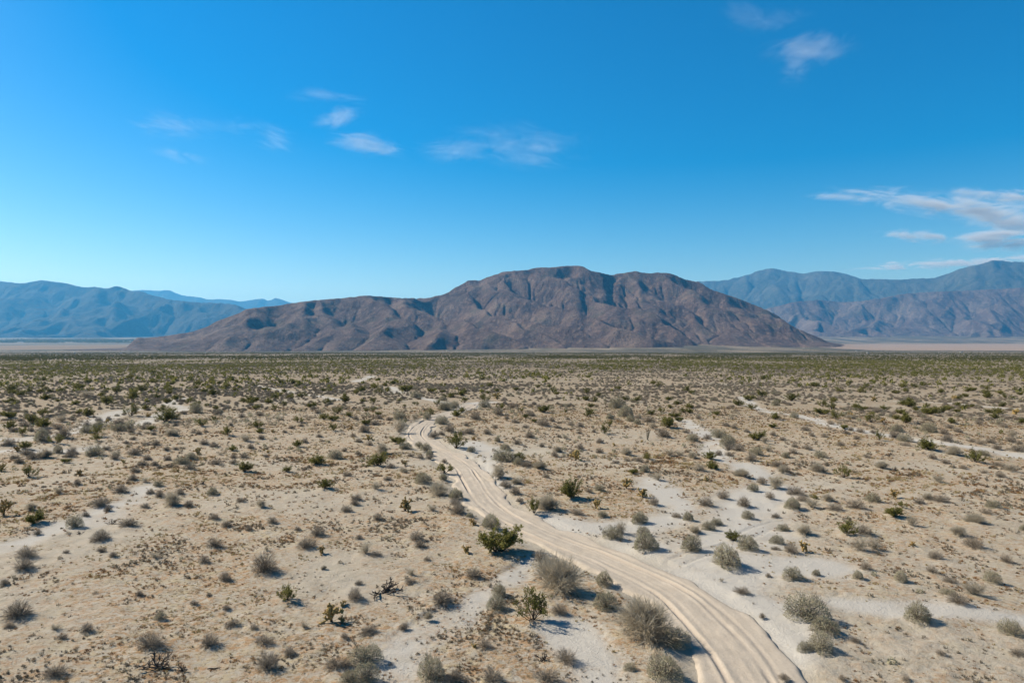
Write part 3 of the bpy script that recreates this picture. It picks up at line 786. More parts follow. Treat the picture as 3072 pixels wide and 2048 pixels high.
# ------------------------------------------------------------------ dry lake bed
def build_lake():
    us = np.linspace(2330, 3900, 160)
    lo = np.interp(us, [2330, 2440, 2520, 2620, 3072, 3900], [1036.5, 1040, 1046, 1050.5, 1052, 1053])
    hi = np.interp(us, [2330, 2440, 2520, 2620, 3072, 3900], [1035.8, 1033, 1032, 1031.5, 1031.5, 1031.5])
    V, n = [], 18
    yl = np.exp(np.linspace(math.log(3600), math.log(16000), 500))
    for i, u in enumerate(us):
        z = plane_z((u - 1536) / F * yl, yl)
        v = 1024 + F * (CAM_H - z) / yl
        o = np.argsort(v)
        wob = 0.5 * math.sin(i * 0.7) + 0.35 * math.sin(i * 1.9)
        for t in np.linspace(0, 1, n):
            vv = lo[i] + wob * 0.6 * (1 - t) + (hi[i] - lo[i]) * t
            Yd = np.interp(vv, v[o], yl[o])
            V.append(((u - 1536) / F * Yd, Yd, 0))
    V = np.array(V)
    V[:, 2] = plane_z(V[:, 0], V[:, 1]) + 0.8
    idx = np.arange(len(us) * n).reshape(len(us), n)
    f = np.stack([idx[:-1, :-1], idx[1:, :-1], idx[1:, 1:], idx[:-1, 1:]], -1).reshape(-1, 4)
    t = NT('playa_clay', 0.95, 0.1)
    p = t.pos()
    c = t.mix(t.noise(t.map(p, (0.0012, 0.004, 1)), 1.0, 5), (0.27, 0.20, 0.145), (0.34, 0.26, 0.195))
    t.color(c)
    tag(link('dry_lake_bed', mesh_np('dry_lake_bed', V, f, True), t.m), kind='structure')
build_lake()

# ------------------------------------------------------------------ small far-off buildings
def depth_at(u, v):
    yl = np.exp(np.linspace(math.log(300), math.log(16000), 3000))
    z = plane_z((u - 1536) / F * yl, yl)
    vv = 1024 + F * (CAM_H - z) / yl
    i = int(np.argmax(vv < v))
    return yl[i], z[i]
def box_mesh(name, x0, x1, y0, y1, z0, z1, mat):
    v = [(x0, y0, z0), (x1, y0, z0), (x1, y1, z0), (x0, y1, z0), (x0, y0, z1), (x1, y0, z1), (x1, y1, z1), (x0, y1, z1)]
    f = np.array([(3, 2, 1, 0), (4, 5, 6, 7), (0, 1, 5, 4), (1, 2, 6, 5), (2, 3, 7, 6), (3, 0, 4, 7)])
    me = mesh_np(name, np.array(v, float), f); me.materials.append(mat)
    return me
def plain_mat(name, c, rough=0.6):
    t = NT(name, rough, 0.3)
    n = t.noise(t.n('ShaderNodeTexCoord').outputs['Object'], 0.6, 3)
    t.color(t.mix(n, c, tuple(q * 0.82 for q in c)))
    return t.m
M['white_metal'] = plain_mat('white_metal', (0.78, 0.78, 0.76), 0.45)
M['shed_wall'] = plain_mat('shed_wall', (0.55, 0.53, 0.50))
M['dark_glass'] = plain_mat('dark_glass', (0.03, 0.035, 0.04), 0.2)
def roof_mesh(L, W, z0, z1):
    h, w = L / 2, W / 2
    v = np.array([(-h, -w, z0), (h, -w, z0), (h, w, z0), (-h, w, z0), (-h, 0, z1), (h, 0, z1)], float)
    me = mesh_np('roof', v, [np.array([(0, 1, 5, 4), (2, 3, 4, 5), (3, 2, 1, 0)]), np.array([(1, 2, 5), (3, 0, 4)])])
    me.materials.append(M['white_metal'])
    return me
def shed(u, v, wpx, label, cat='shed', group='white sheds by the far trees', name='farm_shed', deep=26.0, high=7.0):
    Y, z = depth_at(u, v)
    L = wpx / F * Y
    o = bpy.data.objects.new(name, None); COL.objects.link(o)
    o.location = ((u - 1536) / F * Y, Y, z)
    link('wall', box_mesh('wall', -L / 2 + .3, L / 2 - .3, -deep / 2 + .3, deep / 2 - .3, -1.5, high * 0.6, M['shed_wall']), None, o)
    link('roof', roof_mesh(L, deep, high * 0.6, high), None, o)
    link('door', box_mesh('door', -1.8, 1.8, -deep / 2 + .24, -deep / 2 + .29, -0.5, high * 0.45, M['dark_glass']), None, o)
    tag(o, label, cat, group)
shed(370, 1024.0, 13, 'short white shed at the foot of the blue mountains, left of the long pair')
shed(394, 1024.0, 20, 'long white shed nearest the brown slope, below the blue mountains')
shed(339, 1025.6, 34, 'lowest and longest white shed in front of the far trees')
shed(34, 1022.5, 42, 'pale long shed among the dark trees near the left edge')
def mobile_home(u, v, wpx, label, rot=0.0):
    Y, z = depth_at(u, v)
    L = max(wpx / F * Y, 7.0)
    o = bpy.data.objects.new('mobile_home', None); COL.objects.link(o)
    o.location = ((u - 1536) / F * Y, Y, z); o.rotation_euler = (0, 0, rot)
    link('body', box_mesh('body', -L / 2, L / 2, -1.9, 1.9, 0.4, 3.1, M['white_metal']), None, o)
    link('roof', box_mesh('roof', -L / 2 - .15, L / 2 + .15, -2.05, 2.05, 3.1, 3.35, M['white_metal']), None, o)
    link('skirt', box_mesh('skirt', -L / 2 + .1, L / 2 - .1, -1.8, 1.8, -0.8, 0.4, M['shed_wall']), None, o)
    for k in (-0.3, 0.28): link('window', box_mesh('window', L * k - .7, L * k + .7, -1.94, -1.9, 1.5, 2.4, M['dark_glass']), None, o)
    link('door', box_mesh('door', -.5, .5, -1.94, -1.9, 0.4, 2.4, M['dark_glass']), None, o)
    tag(o, label, 'mobile home', 'white mobile homes far out on the plain')
mobile_home(2884, 1056.9, 10, 'largest white mobile home, before the dry lake towards the right edge')
mobile_home(2603, 1059.6, 5, 'small white mobile home in dark scrub below the lake middle', 0.5)
mobile_home(2569, 1053.5, 4, 'tiny white mobile home at the near shore of the dry lake', 0.2)
mobile_home(2411, 1044.0, 4, 'tiny white mobile home near the left tip of the lake', -0.3)
mobile_home(363, 1060.5, 4, 'white mobile home in scrub below the left toe of the mountain', 0.4)
mobile_home(224, 1058.6, 4, 'white mobile home out on the plain left of the mountain toe', 0.1)
mobile_home(1342, 1053.0, 5, 'white mobile home at the mountain foot below its left saddle', -0.2)

# ------------------------------------------------------------------ the air
def build_haze():
    x, y0, y1, z0, z1 = 52000, -52000, 52000, -120, 2450
    v = [(-x, y0, z0), (x, y0, z0), (x, y1, z0), (-x, y1, z0), (-x, y0, z1), (x, y0, z1), (x, y1, z1), (-x, y1, z1)]
    f = np.array([(3, 2, 1, 0), (4, 5, 6, 7), (0, 1, 5, 4), (1, 2, 6, 5), (2, 3, 7, 6), (3, 0, 4, 7)])
    m = bpy.data.materials.new('desert_air')
    m.use_nodes = True
    nt = m.node_tree
    nt.nodes.clear()
    out = nt.nodes.new('ShaderNodeOutputMaterial')
    pv = nt.nodes.new('ShaderNodeVolumePrincipled')
    pv.inputs['Color'].default_value = (0.09, 0.49, 1.0, 1)
    pv.inputs['Absorption Color'].default_value = (0.12, 0.12, 0.12, 1)
    pv.inputs['Density'].default_value = 3.1e-5
    pv.inputs['Anisotropy'].default_value = 0.2
    nt.links.new(pv.outputs['Volume'], out.inputs['Volume'])
    tag(link('haze', mesh_np('haze', np.array(v, float), f), m), 'thin blue desert haze over the whole plain', kind='stuff')
build_haze()

# ------------------------------------------------------------------ thin clouds high above the haze
def build_clouds():
    ps = bpy.data.meshes.new('cloud')
    import bmesh
    bm = bmesh.new(); bmesh.ops.create_icosphere(bm, subdivisions=3, radius=1.0); bm.to_mesh(ps); bm.free()
    spec = [   # u, v, half width, half height (photograph), tilt, optical depth, noise scale, label
        (1015, 350, 75, 34, -14, 1.3, 2.2, 'small bright cloud tuft above the left shoulder of the brown mountain'),
        (1100, 432, 130, 36, 9, 1.3, 2.4, 'bright comma shaped cloud streak just below the small tuft'),
        (960, 290, 150, 24, 4, 0.45, 3.0, 'thin faint arc of cloud above the small bright tuft'),
        (1360, 450, 130, 50, 0, 0.6, 3.4, 'faint ragged cloud patch right of the comma shaped streak'),
        (1570, 442, 200, 80, 5, 0.6, 3.6, 'broad ragged veil of cloud above the mountain summit'),
        (490, 378, 90, 55, 10, 0.5, 2.6, 'pale smudge of cloud, leftmost in the sky'),
        (640, 385, 190, 40, 4, 0.35, 3.6, 'long faint cloud band between the pale smudge and the tuft'),
        (825, 415, 75, 48, 20, 0.5, 2.6, 'small hazy cloud knot left of the comma shaped streak'),
        (540, 468, 95, 28, 10, 0.3, 3.0, 'very faint low cloud wisp under the pale smudge'),
        (2245, 48, 90, 50, 25, 0.35, 2.6, 'highest cloud wisp, thin, near the top edge'),
        (2340, 62, 90, 30, -8, 0.3, 2.8, 'short cloud trail right of the highest wisp'),
        (2430, 148, 140, 52, -3, 0.7, 2.8, 'white feathered cloud high on the right, crossbar of a T shape'),
        (2390, 195, 50, 68, 0, 0.5, 2.4, 'fading cloud tail hanging under the T shaped feather'),
        (2840, 618, 330, 44, 7, 2.6, 4.0, 'long slanting cloud streak over the right hand mountains'),
        (3010, 590, 260, 28, 3, 1.6, 3.6, 'thin upper cloud band running off the right edge'),
        (3040, 655, 160, 45, 4, 3.0, 3.0, 'thick end of the cloud streak at the right edge'),
        (2760, 710, 110, 24, 4, 2.0, 2.8, 'small ragged cloud tongue below the long slanting streak'),
        (3010, 715, 150, 42, -3, 3.4, 3.0, 'soft pinkish white cloud at the right edge below the streak'),
        (2900, 785, 340, 20, -4, 4.0, 4.2, 'lowest cloud bar, thin and straight, just above the ridge'),
        (2540, 592, 140, 16, 2, 0.7, 3.2, 'thin faint cloud line left of the long slanting streak'),
    ]
    for i, (u, v, hw, hh, tilt, od, ns, lab) in enumerate(spec):
        el = (1024.0 - v) / F
        Y = 5600.0 / el if v < 560 else 5200.0 / el
        a = hw / F * Y * 1.5; c = hh / F * Y * 1.35; b = max(c * 1.3, 600.0)
        L0 = 34.0 / F * Y
        m = bpy.data.materials.new('cloud_vapour')
        m.use_nodes = True
        t = m.node_tree; t.nodes.clear()
        N = t.nodes.new; L = t.links.new
        out = N('ShaderNodeOutputMaterial'); pv = N('ShaderNodeVolumePrincipled')
        pv.inputs['Color'].default_value = (1, 1, 1, 1)
        tc = N('ShaderNodeTexCoord')
        def mapped(sx, sy, sz, ang):
            mp = N('ShaderNodeMapping')
            mp.vector_type = 'TEXTURE'
            mp.inputs['Scale'].default_value = (sx * L0 / a, sy * L0 / b, sz * L0 / c)
            mp.inputs['Rotation'].default_value = (0, R(ang), 0)
            mp.inputs['Location'].default_value = (i * 7.3, i * 3.1, i * 1.7)
            L(tc.outputs['Object'], mp.inputs['Vector'])
            return mp.outputs['Vector']
        def noise(vec, det, ro, di):
            nz = N('ShaderNodeTexNoise'); nz.inputs['Scale'].default_value = 1.0; nz.inputs['Detail'].default_value = det
            nz.inputs['Roughness'].default_value = ro; nz.inputs['Distortion'].default_value = di
            L(vec, nz.inputs['Vector'])
            return nz.outputs['Fac']
        def rng_(val, lo, hi):
            q = N('ShaderNodeMapRange'); q.interpolation_type = 'SMOOTHSTEP'
            q.inputs['From Min'].default_value = lo; q.inputs['From Max'].default_value = hi
            L(val, q.inputs['Value'])
            return q.outputs['Result']
        def mul(p, q):
            k = N('ShaderNodeMath'); k.operation = 'MULTIPLY'
            for sck, val in ((k.inputs[0], p), (k.inputs[1], q)):
                if isinstance(val, float): sck.default_value = val
                else: L(val, sck)
            return k.outputs[0]
        ln = N('ShaderNodeVectorMath'); ln.operation = 'LENGTH'
        L(tc.outputs['Object'], ln.inputs[0])
        env = rng_(ln.outputs['Value'], 1.0, 0.15)
        body = noise(mapped(3.8, 4.0, 1.0, -4), 7.0, 0.66, 1.3)       # torn, streaky body
        add = N('ShaderNodeMath'); add.operation = 'MULTIPLY_ADD'
        L(env, add.inputs[0]); add.inputs[1].default_value = 0.22; L(body, add.inputs[2])
        fib = noise(mapped(5.0, 5.0, 0.35, 12), 4.0, 0.6, 0.4)       # fine fibres
        dn = mul(mul(rng_(add.outputs[0], 0.56, 0.84), env), rng_(fib, 0.25, 0.7))
        L(mul(dn, float(od * (1.6 if v < 560 else 2.9) / (2 * b))), pv.inputs['Density'])
        L(pv.outputs['Volume'], out.inputs['Volume'])
        me = ps.copy(); me.materials.append(m)
        o = link('cloud', me)
        o.location = ((u - 1536) / F * Y, Y, CAM_H + el * Y)
        o.scale = (a, b, c)
        o.rotation_euler = (0, R(tilt), 0)
        tag(o, lab, 'cloud', 'thin clouds')
build_clouds()

# ------------------------------------------------------------------ plant prototypes (diameter 1, standing at the origin)
class MB:
    def __init__(self): self.v, self.q, self.t, self.n = [], [], [], 0
    def add(self, v, f):
        v = np.asarray(v, float); f = np.asarray(f, int) + self.n
        self.v.append(v); self.n += len(v)
        (self.q if f.shape[1] == 4 else self.t).append(f)
    def leaves(self, c, size, rs, flat=0.0, aspect=0.6):
        """one small tilted leaf quad per centre."""
        c = np.asarray(c, float); n = len(c)
        if not n: return
        a = rs.normal(size=(n, 3)); a[:, 2] *= (1 - flat); a /= np.linalg.norm(a, axis=1)[:, None] + 1e-9
        b = np.cross(a, rs.normal(size=(n, 3))); b /= np.linalg.norm(b, axis=1)[:, None] + 1e-9
        s = size * rs.uniform(0.6, 1.35, n)[:, None]
        a, b = a * s, b * s * aspect
        V = np.stack([c - a * 0.5, c + b * 0.5, c + a * 0.5, c - b * 0.5], 1).reshape(-1, 3)
        self.add(V, np.arange(4 * n).reshape(n, 4))
    def ribbons(self, p, q, w, rs, taper=0.5):
        """thin blades from p to q, each turned its own way."""
        p, q = np.asarray(p, float), np.asarray(q, float); n = len(p)
        if not n: return
        d = q - p
        s = np.cross(d, rs.normal(size=(n, 3))); s /= np.linalg.norm(s, axis=1)[:, None] + 1e-9
        w = np.broadcast_to(np.asarray(w, float).reshape(-1, 1), (n, 1)) * 0.5
        V = np.stack([p - s * w, p + s * w, q + s * w * taper, q - s * w * taper], 1).reshape(-1, 3)
        self.add(V, np.arange(4 * n).reshape(n, 4))
    def tube(self, pts, r, sides=5, bump=None, rs=None):
        pts = np.asarray(pts, float); n = len(pts)
        r = np.broadcast_to(np.asarray(r, float), (n,))
        T = np.gradient(pts, axis=0); T /= np.linalg.norm(T, axis=1)[:, None] + 1e-9
        ref = np.array([0.31, 0.2, 0.93]); A = np.cross(T, ref); A /= np.linalg.norm(A, axis=1)[:, None] + 1e-9
        B = np.cross(T, A)
        th = np.arange(sides) / sides * 2 * math.pi
        rr = r[:, None] * np.ones((1, sides))
        if bump: rr = rr * (1 + bump * rs.uniform(-1, 1, rr.shape))
        V = pts[:, None] + rr[..., None] * (np.cos(th)[None, :, None] * A[:, None] + np.sin(th)[None, :, None] * B[:, None])
        V = np.concatenate([V.reshape(-1, 3), pts[-1:] + T[-1] * r[-1]])
        i = np.arange((n - 1) * sides).reshape(n - 1, sides); j = np.roll(i, -1, 1)
        base = self.n
        self.add(V, np.stack([i, j, j + sides, i + sides], -1).reshape(-1, 4))
        l = (n - 1) * sides + np.arange(sides)
        self.t.append(np.stack([l, np.roll(l, -1), np.full(sides, n * sides)], -1) + base)
    def mesh(self, name, mat):
        fs = []
        if self.q: fs.append(np.concatenate(self.q))
        if self.t: fs.append(np.concatenate(self.t))
        me = mesh_np(name, np.concatenate(self.v), fs)
        me.materials.append(mat)
        return me

def curve_pts(p0, d0, length, n, rs, bend=0.25, up=0.0):
    pts = [np.array(p0, float)]; d = np.array(d0, float); d /= np.linalg.norm(d)
    for i in range(n):
        d = d + rs.normal(size=3) * bend + np.array([0, 0, up]); d /= np.linalg.norm(d)
        pts.append(pts[-1] + d * length / n)
    return np.array(pts)

def make_creosote(seed, height=0.85, nst=22, open_=0.0, leaf=1700):
    """many stems fan out of one root; the small leaves sit in sprays along the upper branches."""
    rs = np.random.default_rng(seed)
    st, fo = MB(), MB()
    cs = []
    lob = rs.uniform(0, 6.28, 3)
    for i in range(nst):
        az = rs.uniform(0, 6.28)
        lean = rs.uniform(0.05, 1.0) ** 0.75 * 1.05
        L = height * rs.uniform(0.7, 1.1) * (1 + 0.16 * math.sin(2 * az + lob[0]))
        L = min(L, 0.56 / max(math.sin(lean), 0.12), height * 1.15)
        d = (math.sin(lean) * math.cos(az), math.sin(lean) * math.sin(az), math.cos(lean))
        pts = curve_pts((rs.normal() * 0.03, rs.normal() * 0.03, -0.03), d, L, 6, rs, 0.11, 0.05)
        st.tube(pts, np.linspace(0.013, 0.004, 7), 3)
        for k in range(7):
            t0 = rs.uniform(0.35 + 0.15 * open_, 0.95) * 6
            a = pts[int(t0)] + (pts[min(int(t0) + 1, 6)] - pts[int(t0)]) * (t0 - int(t0))
            bd = (pts[-1] - pts[0]) / L + rs.normal(size=3) * 0.55
            br = curve_pts(a, bd, L * rs.uniform(0.16, 0.32), 3, rs, 0.2, 0.12)
            st.ribbons(br[:-1], br[1:], 0.007, rs, 0.8)
            m = int(leaf / (nst * 7))
            tt = rs.uniform(0.15, 1.0, m) * 3
            ii = np.minimum(tt.astype(int), 2)
            cc = br[ii] + (br[ii + 1] - br[ii]) * (tt - ii)[:, None] + rs.normal(size=(m, 3)) * 0.03
            cs.append(cc)
    c = np.concatenate(cs)
    fo.leaves(c, 0.05, rs, 0.2, 0.6)
    q = np.quantile(np.hypot(c[:, 0], c[:, 1]), 0.93) / 0.5
    for b_ in (st, fo):
        b_.v = [v_ / np.array([q, q, 0.5 + 0.5 * q]) for v_ in b_.v]
    return [('stems', st.mesh('creosote_stems', M['creosote_stem'])), ('foliage', fo.mesh('creosote_foliage', M['creosote_leaf']))]

def dome_points(n, rs, h, lump, inner=0.55, low=-0.05):
    az = rs.uniform(0, 6.28, n); sz = rs.uniform(low, 1, n)
    el = np.arcsin(np.clip(sz, -0.2, 1))
    rad = inner + (1 - inner) * rs.uniform(0, 1, n) ** 0.45
    lm = 1 + lump[0] * np.sin(2 * az + lump[1]) + 0.6 * lump[0] * np.sin(3 * az + 4 * el + lump[2]) + 0.5 * lump[0] * np.sin(7 * az + lump[3]) * np.cos(5 * el + lump[1])
    rad = rad * lm
    return np.stack([0.5 * rad * np.cos(el) * np.cos(az), 0.5 * rad * np.cos(el) * np.sin(az), h * rad * np.maximum(np.sin(el), 0) + 0.01], 1)

def make_dome(seed, h, leaf_mat, leaf_n, leaf_s, twig_n, names, inner=0.6, spiky=0.0, sprays=0):
    rs = np.random.default_rng(seed)
    tw, fo = MB(), MB()
    lump = (rs.uniform(0.08, 0.16), *rs.uniform(0, 6.28, 3))
    tips = dome_points(twig_n, rs, h, lump, 0.85) * (1 + spiky * rs.uniform(0, 1, (twig_n, 1)))
    base = np.stack([rs.normal(size=twig_n) * 0.07, rs.normal(size=twig_n) * 0.07, np.full(twig_n, -0.02)], 1)
    midp = (base + tips) * 0.5 + rs.normal(size=(twig_n, 3)) * 0.04 + np.array([0, 0, 0.03])
    tw.ribbons(base, midp, 0.016, rs, 0.7); tw.ribbons(midp, tips, 0.011, rs, 0.5)
    n2 = twig_n * 2
    pick = rs.integers(0, twig_n, n2)
    t = rs.uniform(0.2, 1.0, (n2, 1))
    a = midp[pick] * (1 - t) + tips[pick] * t
    tw.ribbons(a, a + (tips[pick] - midp[pick]) * rs.uniform(0.25, 0.6, (n2, 1)) + rs.normal(size=(n2, 3)) * 0.05, 0.009, rs, 0.4)
    if leaf_n:
        fo.leaves(dome_points(leaf_n, rs, h * 0.97, lump, inner), leaf_s, rs, 0.0, 0.5)
    out = [(names[0], tw.mesh(names[0] + '_shape', M['grey_twig']))]
    if leaf_n: out.append((names[1], fo.mesh(names[1] + '_shape', leaf_mat)))
    return out

def make_bare(seed, h, spread, n0=16, density=1.0):
    """leafless shrub: limbs fork and fork again into a haze of fine grey twigs."""
    rs = np.random.default_rng(seed)
    br, tw = MB(), MB()
    ends = []
    for i in range(n0):
        az = rs.uniform(0, 6.28); lean = spread * rs.uniform(0.1, 1.0)
        d = np.array([math.sin(lean) * math.cos(az), math.sin(lean) * math.sin(az), math.cos(lean)])
        L = min(h * rs.uniform(0.45, 0.7), 0.36 / max(math.sin(lean), 0.15))
        pts = curve_pts((rs.normal() * 0.05, rs.normal() * 0.05, -0.02), d, L, 4, rs, 0.16, 0.03)
        br.tube(pts, np.linspace(0.011, 0.005, 5), 3)
        for k in range(int(9 * density)):
            t = rs.integers(1, 5)
            dd = (pts[-1] - pts[0]) / L + rs.normal(size=3) * 0.5
            q = curve_pts(pts[t], dd, h * rs.uniform(0.2, 0.42), 3, rs, 0.25, 0.02)
            br.ribbons(q[:-1], q[1:], 0.006, rs, 0.8)
            ends.append(q)
    P, Q = [], []
    for q in ends:
        m = int(13 * density)
        t = rs.uniform(0.6, 3, m); ii = np.minimum(t.astype(int), 2)
        a = q[ii] + (q[ii + 1] - q[ii]) * (t - ii)[:, None]
        d = (q[-1] - q[0]); d /= np.linalg.norm(d)
        b = a + (d + rs.normal(size=(m, 3)) * 0.55) * rs.uniform(0.06, 0.17, (m, 1)) * (0.6 + 0.5 * h)
        b[:, 2] = np.maximum(b[:, 2], 0.01)
        P.append(a); Q.append(b)
    P, Q = np.concatenate(P), np.concatenate(Q)
    tw.ribbons(P, Q, 0.0055, rs, 0.4)
    return [('branches', br.mesh('bare_branches', M['bare_twig'])), ('twigs', tw.mesh('bare_twigs', M['bare_tip']))]

def make_cholla(seed, h=1.05, dead=False, n=7):
    """short trunk and jointed, spiny arms that fork upwards."""
    rs = np.random.default_rng(seed)
    tr, jo = MB(), MB()
    tip = curve_pts((0, 0, -0.02), (rs.normal() * 0.15, rs.normal() * 0.15, 1), h * 0.34, 3, rs, 0.12)
    tr.tube(tip, np.linspace(0.055, 0.045, 4), 6, 0.15, rs)
    ends = []
    spines = []
    def grow(p, d, L, r, lev):
        pts = curve_pts(p, d, L, 3, rs, 0.12, 0.06)
        jo.tube(pts, np.array([0.7, 1.0, 1.0, 0.75]) * r, 6, 0.25, rs)
        spines.append((pts, r))
        if lev < 3:
            for k in range(rs.integers(1, 4) if lev else 2):
                a = pts[rs.integers(2, 4)]
                dd = d + rs.normal(size=3) * 0.62 + np.array([0, 0, 0.25])
                grow(a, dd / np.linalg.norm(dd), L * rs.uniform(0.65, 0.95), r * 0.86, lev + 1)
    for i in range(n):
        az = i * 6.28 / n + rs.uniform(-0.4, 0.4); lean = rs.uniform(0.35, 1.15)
        d = np.array([math.sin(lean) * math.cos(az), math.sin(lean) * math.sin(az), math.cos(lean)])
        grow(tip[rs.integers(1, 4)], d, rs.uniform(0.15, 0.22), 0.052, 0)
    P, Q = [], []
    for pts, r in spines:
        m = 16
        t = rs.uniform(0, 3, m); ii = np.minimum(t.astype(int), 2)
        a = pts[ii] + (pts[ii + 1] - pts[ii]) * (t - ii)[:, None]
        dd = rs.normal(size=(m, 3)); dd /= np.linalg.norm(dd, axis=1)[:, None]
        P.append(a); Q.append(a + dd * r * 1.8)
    jo.ribbons(np.concatenate(P), np.concatenate(Q), 0.012, rs, 0.2)
    return [('trunk', tr.mesh('cholla_trunk_shape', M['cholla_trunk'])), ('joints', jo.mesh('cholla_joints', M['cholla']))]

def make_dead_cholla(seed, flat=0.35):
    rs = np.random.default_rng(seed)
    b = MB()
    def grow(p, d, L, r, lev):
        pts = curve_pts(p, d, L, 4, rs, 0.22, -0.02)
        pts[:, 2] = np.maximum(pts[:, 2], 0.012)
        b.tube(pts, np.linspace(r, r * 0.75, 5), 5, 0.2, rs)
        if lev < 2:
            for k in range(rs.integers(2, 4)):
                dd = d + rs.normal(size=3) * 0.6; dd[2] += 0.12
                grow(pts[rs.integers(1, 5)], dd / np.linalg.norm(dd), L * rs.uniform(0.55, 0.85), r * 0.78, lev + 1)
    for i in range(7):
        az = rs.uniform(0, 6.28)
        d = np.array([math.cos(az), math.sin(az), flat * rs.uniform(0.1, 1.6)])
        grow((rs.normal() * 0.05, rs.normal() * 0.05, 0.02), d / np.linalg.norm(d), rs.uniform(0.2, 0.34), 0.02, 0)
    return b.mesh('dead_cholla', M['dead_wood'])

def make_ocotillo(seed):
    rs = np.random.default_rng(seed)
    b = MB()
    for i in range(15):
        az = rs.uniform(0, 6.28); lean = rs.uniform(0.05, 0.42)
        d = (math.sin(lean) * math.cos(az), math.sin(lean) * math.sin(az), math.cos(lean))
        pts = curve_pts((rs.normal() * 0.03, rs.normal() * 0.03, -0.02), d, rs.uniform(1.2, 1.75), 6, rs, 0.05)
        b.tube(pts, np.linspace(0.022, 0.010, 7), 4)
        m = 14
        t = rs.uniform(1, 6, m); ii = np.minimum(t.astype(int), 5)
        a = pts[ii] + (pts[ii + 1] - pts[ii]) * (t - ii)[:, None]
        b.ribbons(a, a + rs.normal(size=(m, 3)) * 0.035, 0.012, rs, 0.3)
    return b.mesh('ocotillo', M['ocotillo'])

def make_grass(seed, n=150, h=0.6, mat='gold_grass', bw=1.0):
    rs = np.random.default_rng(seed)
    b = MB()
    az = rs.uniform(0, 6.28, n); lean = rs.uniform(0, 1.1, n)
    p = np.stack([rs.normal(size=n) * 0.12, rs.normal(size=n) * 0.12, np.zeros(n)], 1)
    L = h * rs.uniform(0.6, 1.1, n)
    m = p + np.stack([np.sin(lean * .6) * np.cos(az), np.sin(lean * .6) * np.sin(az), np.cos(lean * .6)], 1) * (L * 0.55)[:, None]
    q = m + np.stack([np.sin(lean * 1.2) * np.cos(az), np.sin(lean * 1.2) * np.sin(az), np.cos(lean * 1.2)], 1) * (L * 0.5)[:, None]
    b.ribbons(p, m, 0.02 * bw, rs, 0.9); b.ribbons(m, q, 0.018 * bw, rs, 0.3)
    return b.mesh(mat + '_tuft', M[mat])

def make_log(seed):
    rs = np.random.default_rng(seed)
    b = MB()
    pts = curve_pts((-0.5, -0.12, 0.04), (1, 0.25, 0.02), 1.0, 7, rs, 0.12)
    pts[:, 2] = np.clip(pts[:, 2], 0.03, 0.12)
    b.tube(pts, np.array([0.03, 0.05, 0.055, 0.05, 0.045, 0.04, 0.03, 0.018]), 6, 0.2, rs)
    b.tube(curve_pts(pts[4], (0.6, -0.6, 0.5), 0.2, 3, rs, 0.2), [0.025, 0.02, 0.015, 0.01], 5, 0.2, rs)
    return b.mesh('fallen_branch', M['dead_wood'])

PROTO = {
    'c': [make_creosote(100 + i, hh, ns, op, lf) for i, (hh, ns, op, lf) in enumerate(((0.72, 34, 0, 5200), (0.82, 28, 0.1, 3600), (0.92, 24, 0.2, 2800), (0.78, 30, 0.05, 4200), (0.66, 30, 0, 3800), (0.95, 18, 0.7, 1900)))],
    'b': [make_dome(200 + i, hh, M['burro_leaf'], 3600, 0.036, 200, ('twigs', 'foliage'), 0.62) for i, hh in enumerate((0.62, 0.56, 0.7, 0.52, 0.65))],
    'd': [make_dome(300 + i, hh, M['bursage_leaf'], 1300, 0.034, 300, ('twigs', 'foliage'), 0.55, 0.25) for i, hh in enumerate((0.5, 0.58, 0.44, 0.53, 0.62))],
    'w': [make_bare(400 + i, hh, sp, n0, dn) for i, (hh, sp, n0, dn) in enumerate(((0.62, 1.35, 34, 1.5), (0.75, 1.0, 20, 1.1), (0.85, 0.8, 16, 1.0), (0.66, 1.2, 30, 1.4)))],
    'h': [make_cholla(500 + i, hh, n=n) for i, (hh, n) in enumerate(((1.0, 7), (1.2, 6), (0.9, 8), (1.1, 5)))],
    'k': [make_dead_cholla(600 + i, fl) for i, fl in enumerate((0.45, 0.3, 0.8, 0.6))],
    'o': [make_ocotillo(700)], 'g': [make_grass(710), make_grass(711)], 'l': [make_log(720)],
}

# ------------------------------------------------------------------ scatter of the plants that are too small or too many to place one by one
def wedge(n, r0, r1, half=R(45), rs=rng, power=2.0):
    r = (r0 ** power + (r1 ** power - r0 ** power) * rs.uniform(0, 1, n)) ** (1 / power)
    a = rs.uniform(-half, half, n)
    return r * np.sin(a), r * np.cos(a), r

def keep_clear(x, y, road=2.3, sandmax=0.45):
    s, _, rd = masks(x, y)
    return (rd > road) & (s < sandmax * rng.uniform(0.5, 1.6, len(x)))

PXY = np.array([(p['x'], p['y'], p['w']) for p in plants])
def off_plants(x, y, k=0.5):
    ok = np.ones(len(x), bool)
    for px, py, pw in PXY:
        ok &= (x - px) ** 2 + (y - py) ** 2 > (k * pw) ** 2
    return ok

def clump(x, y):
    return np.clip(0.7 + 1.25 * fbm(x / 55, y / 120, 4, 81) + 0.9 * fbm(x / 260, y / 420, 3, 85), 0.03, 2)

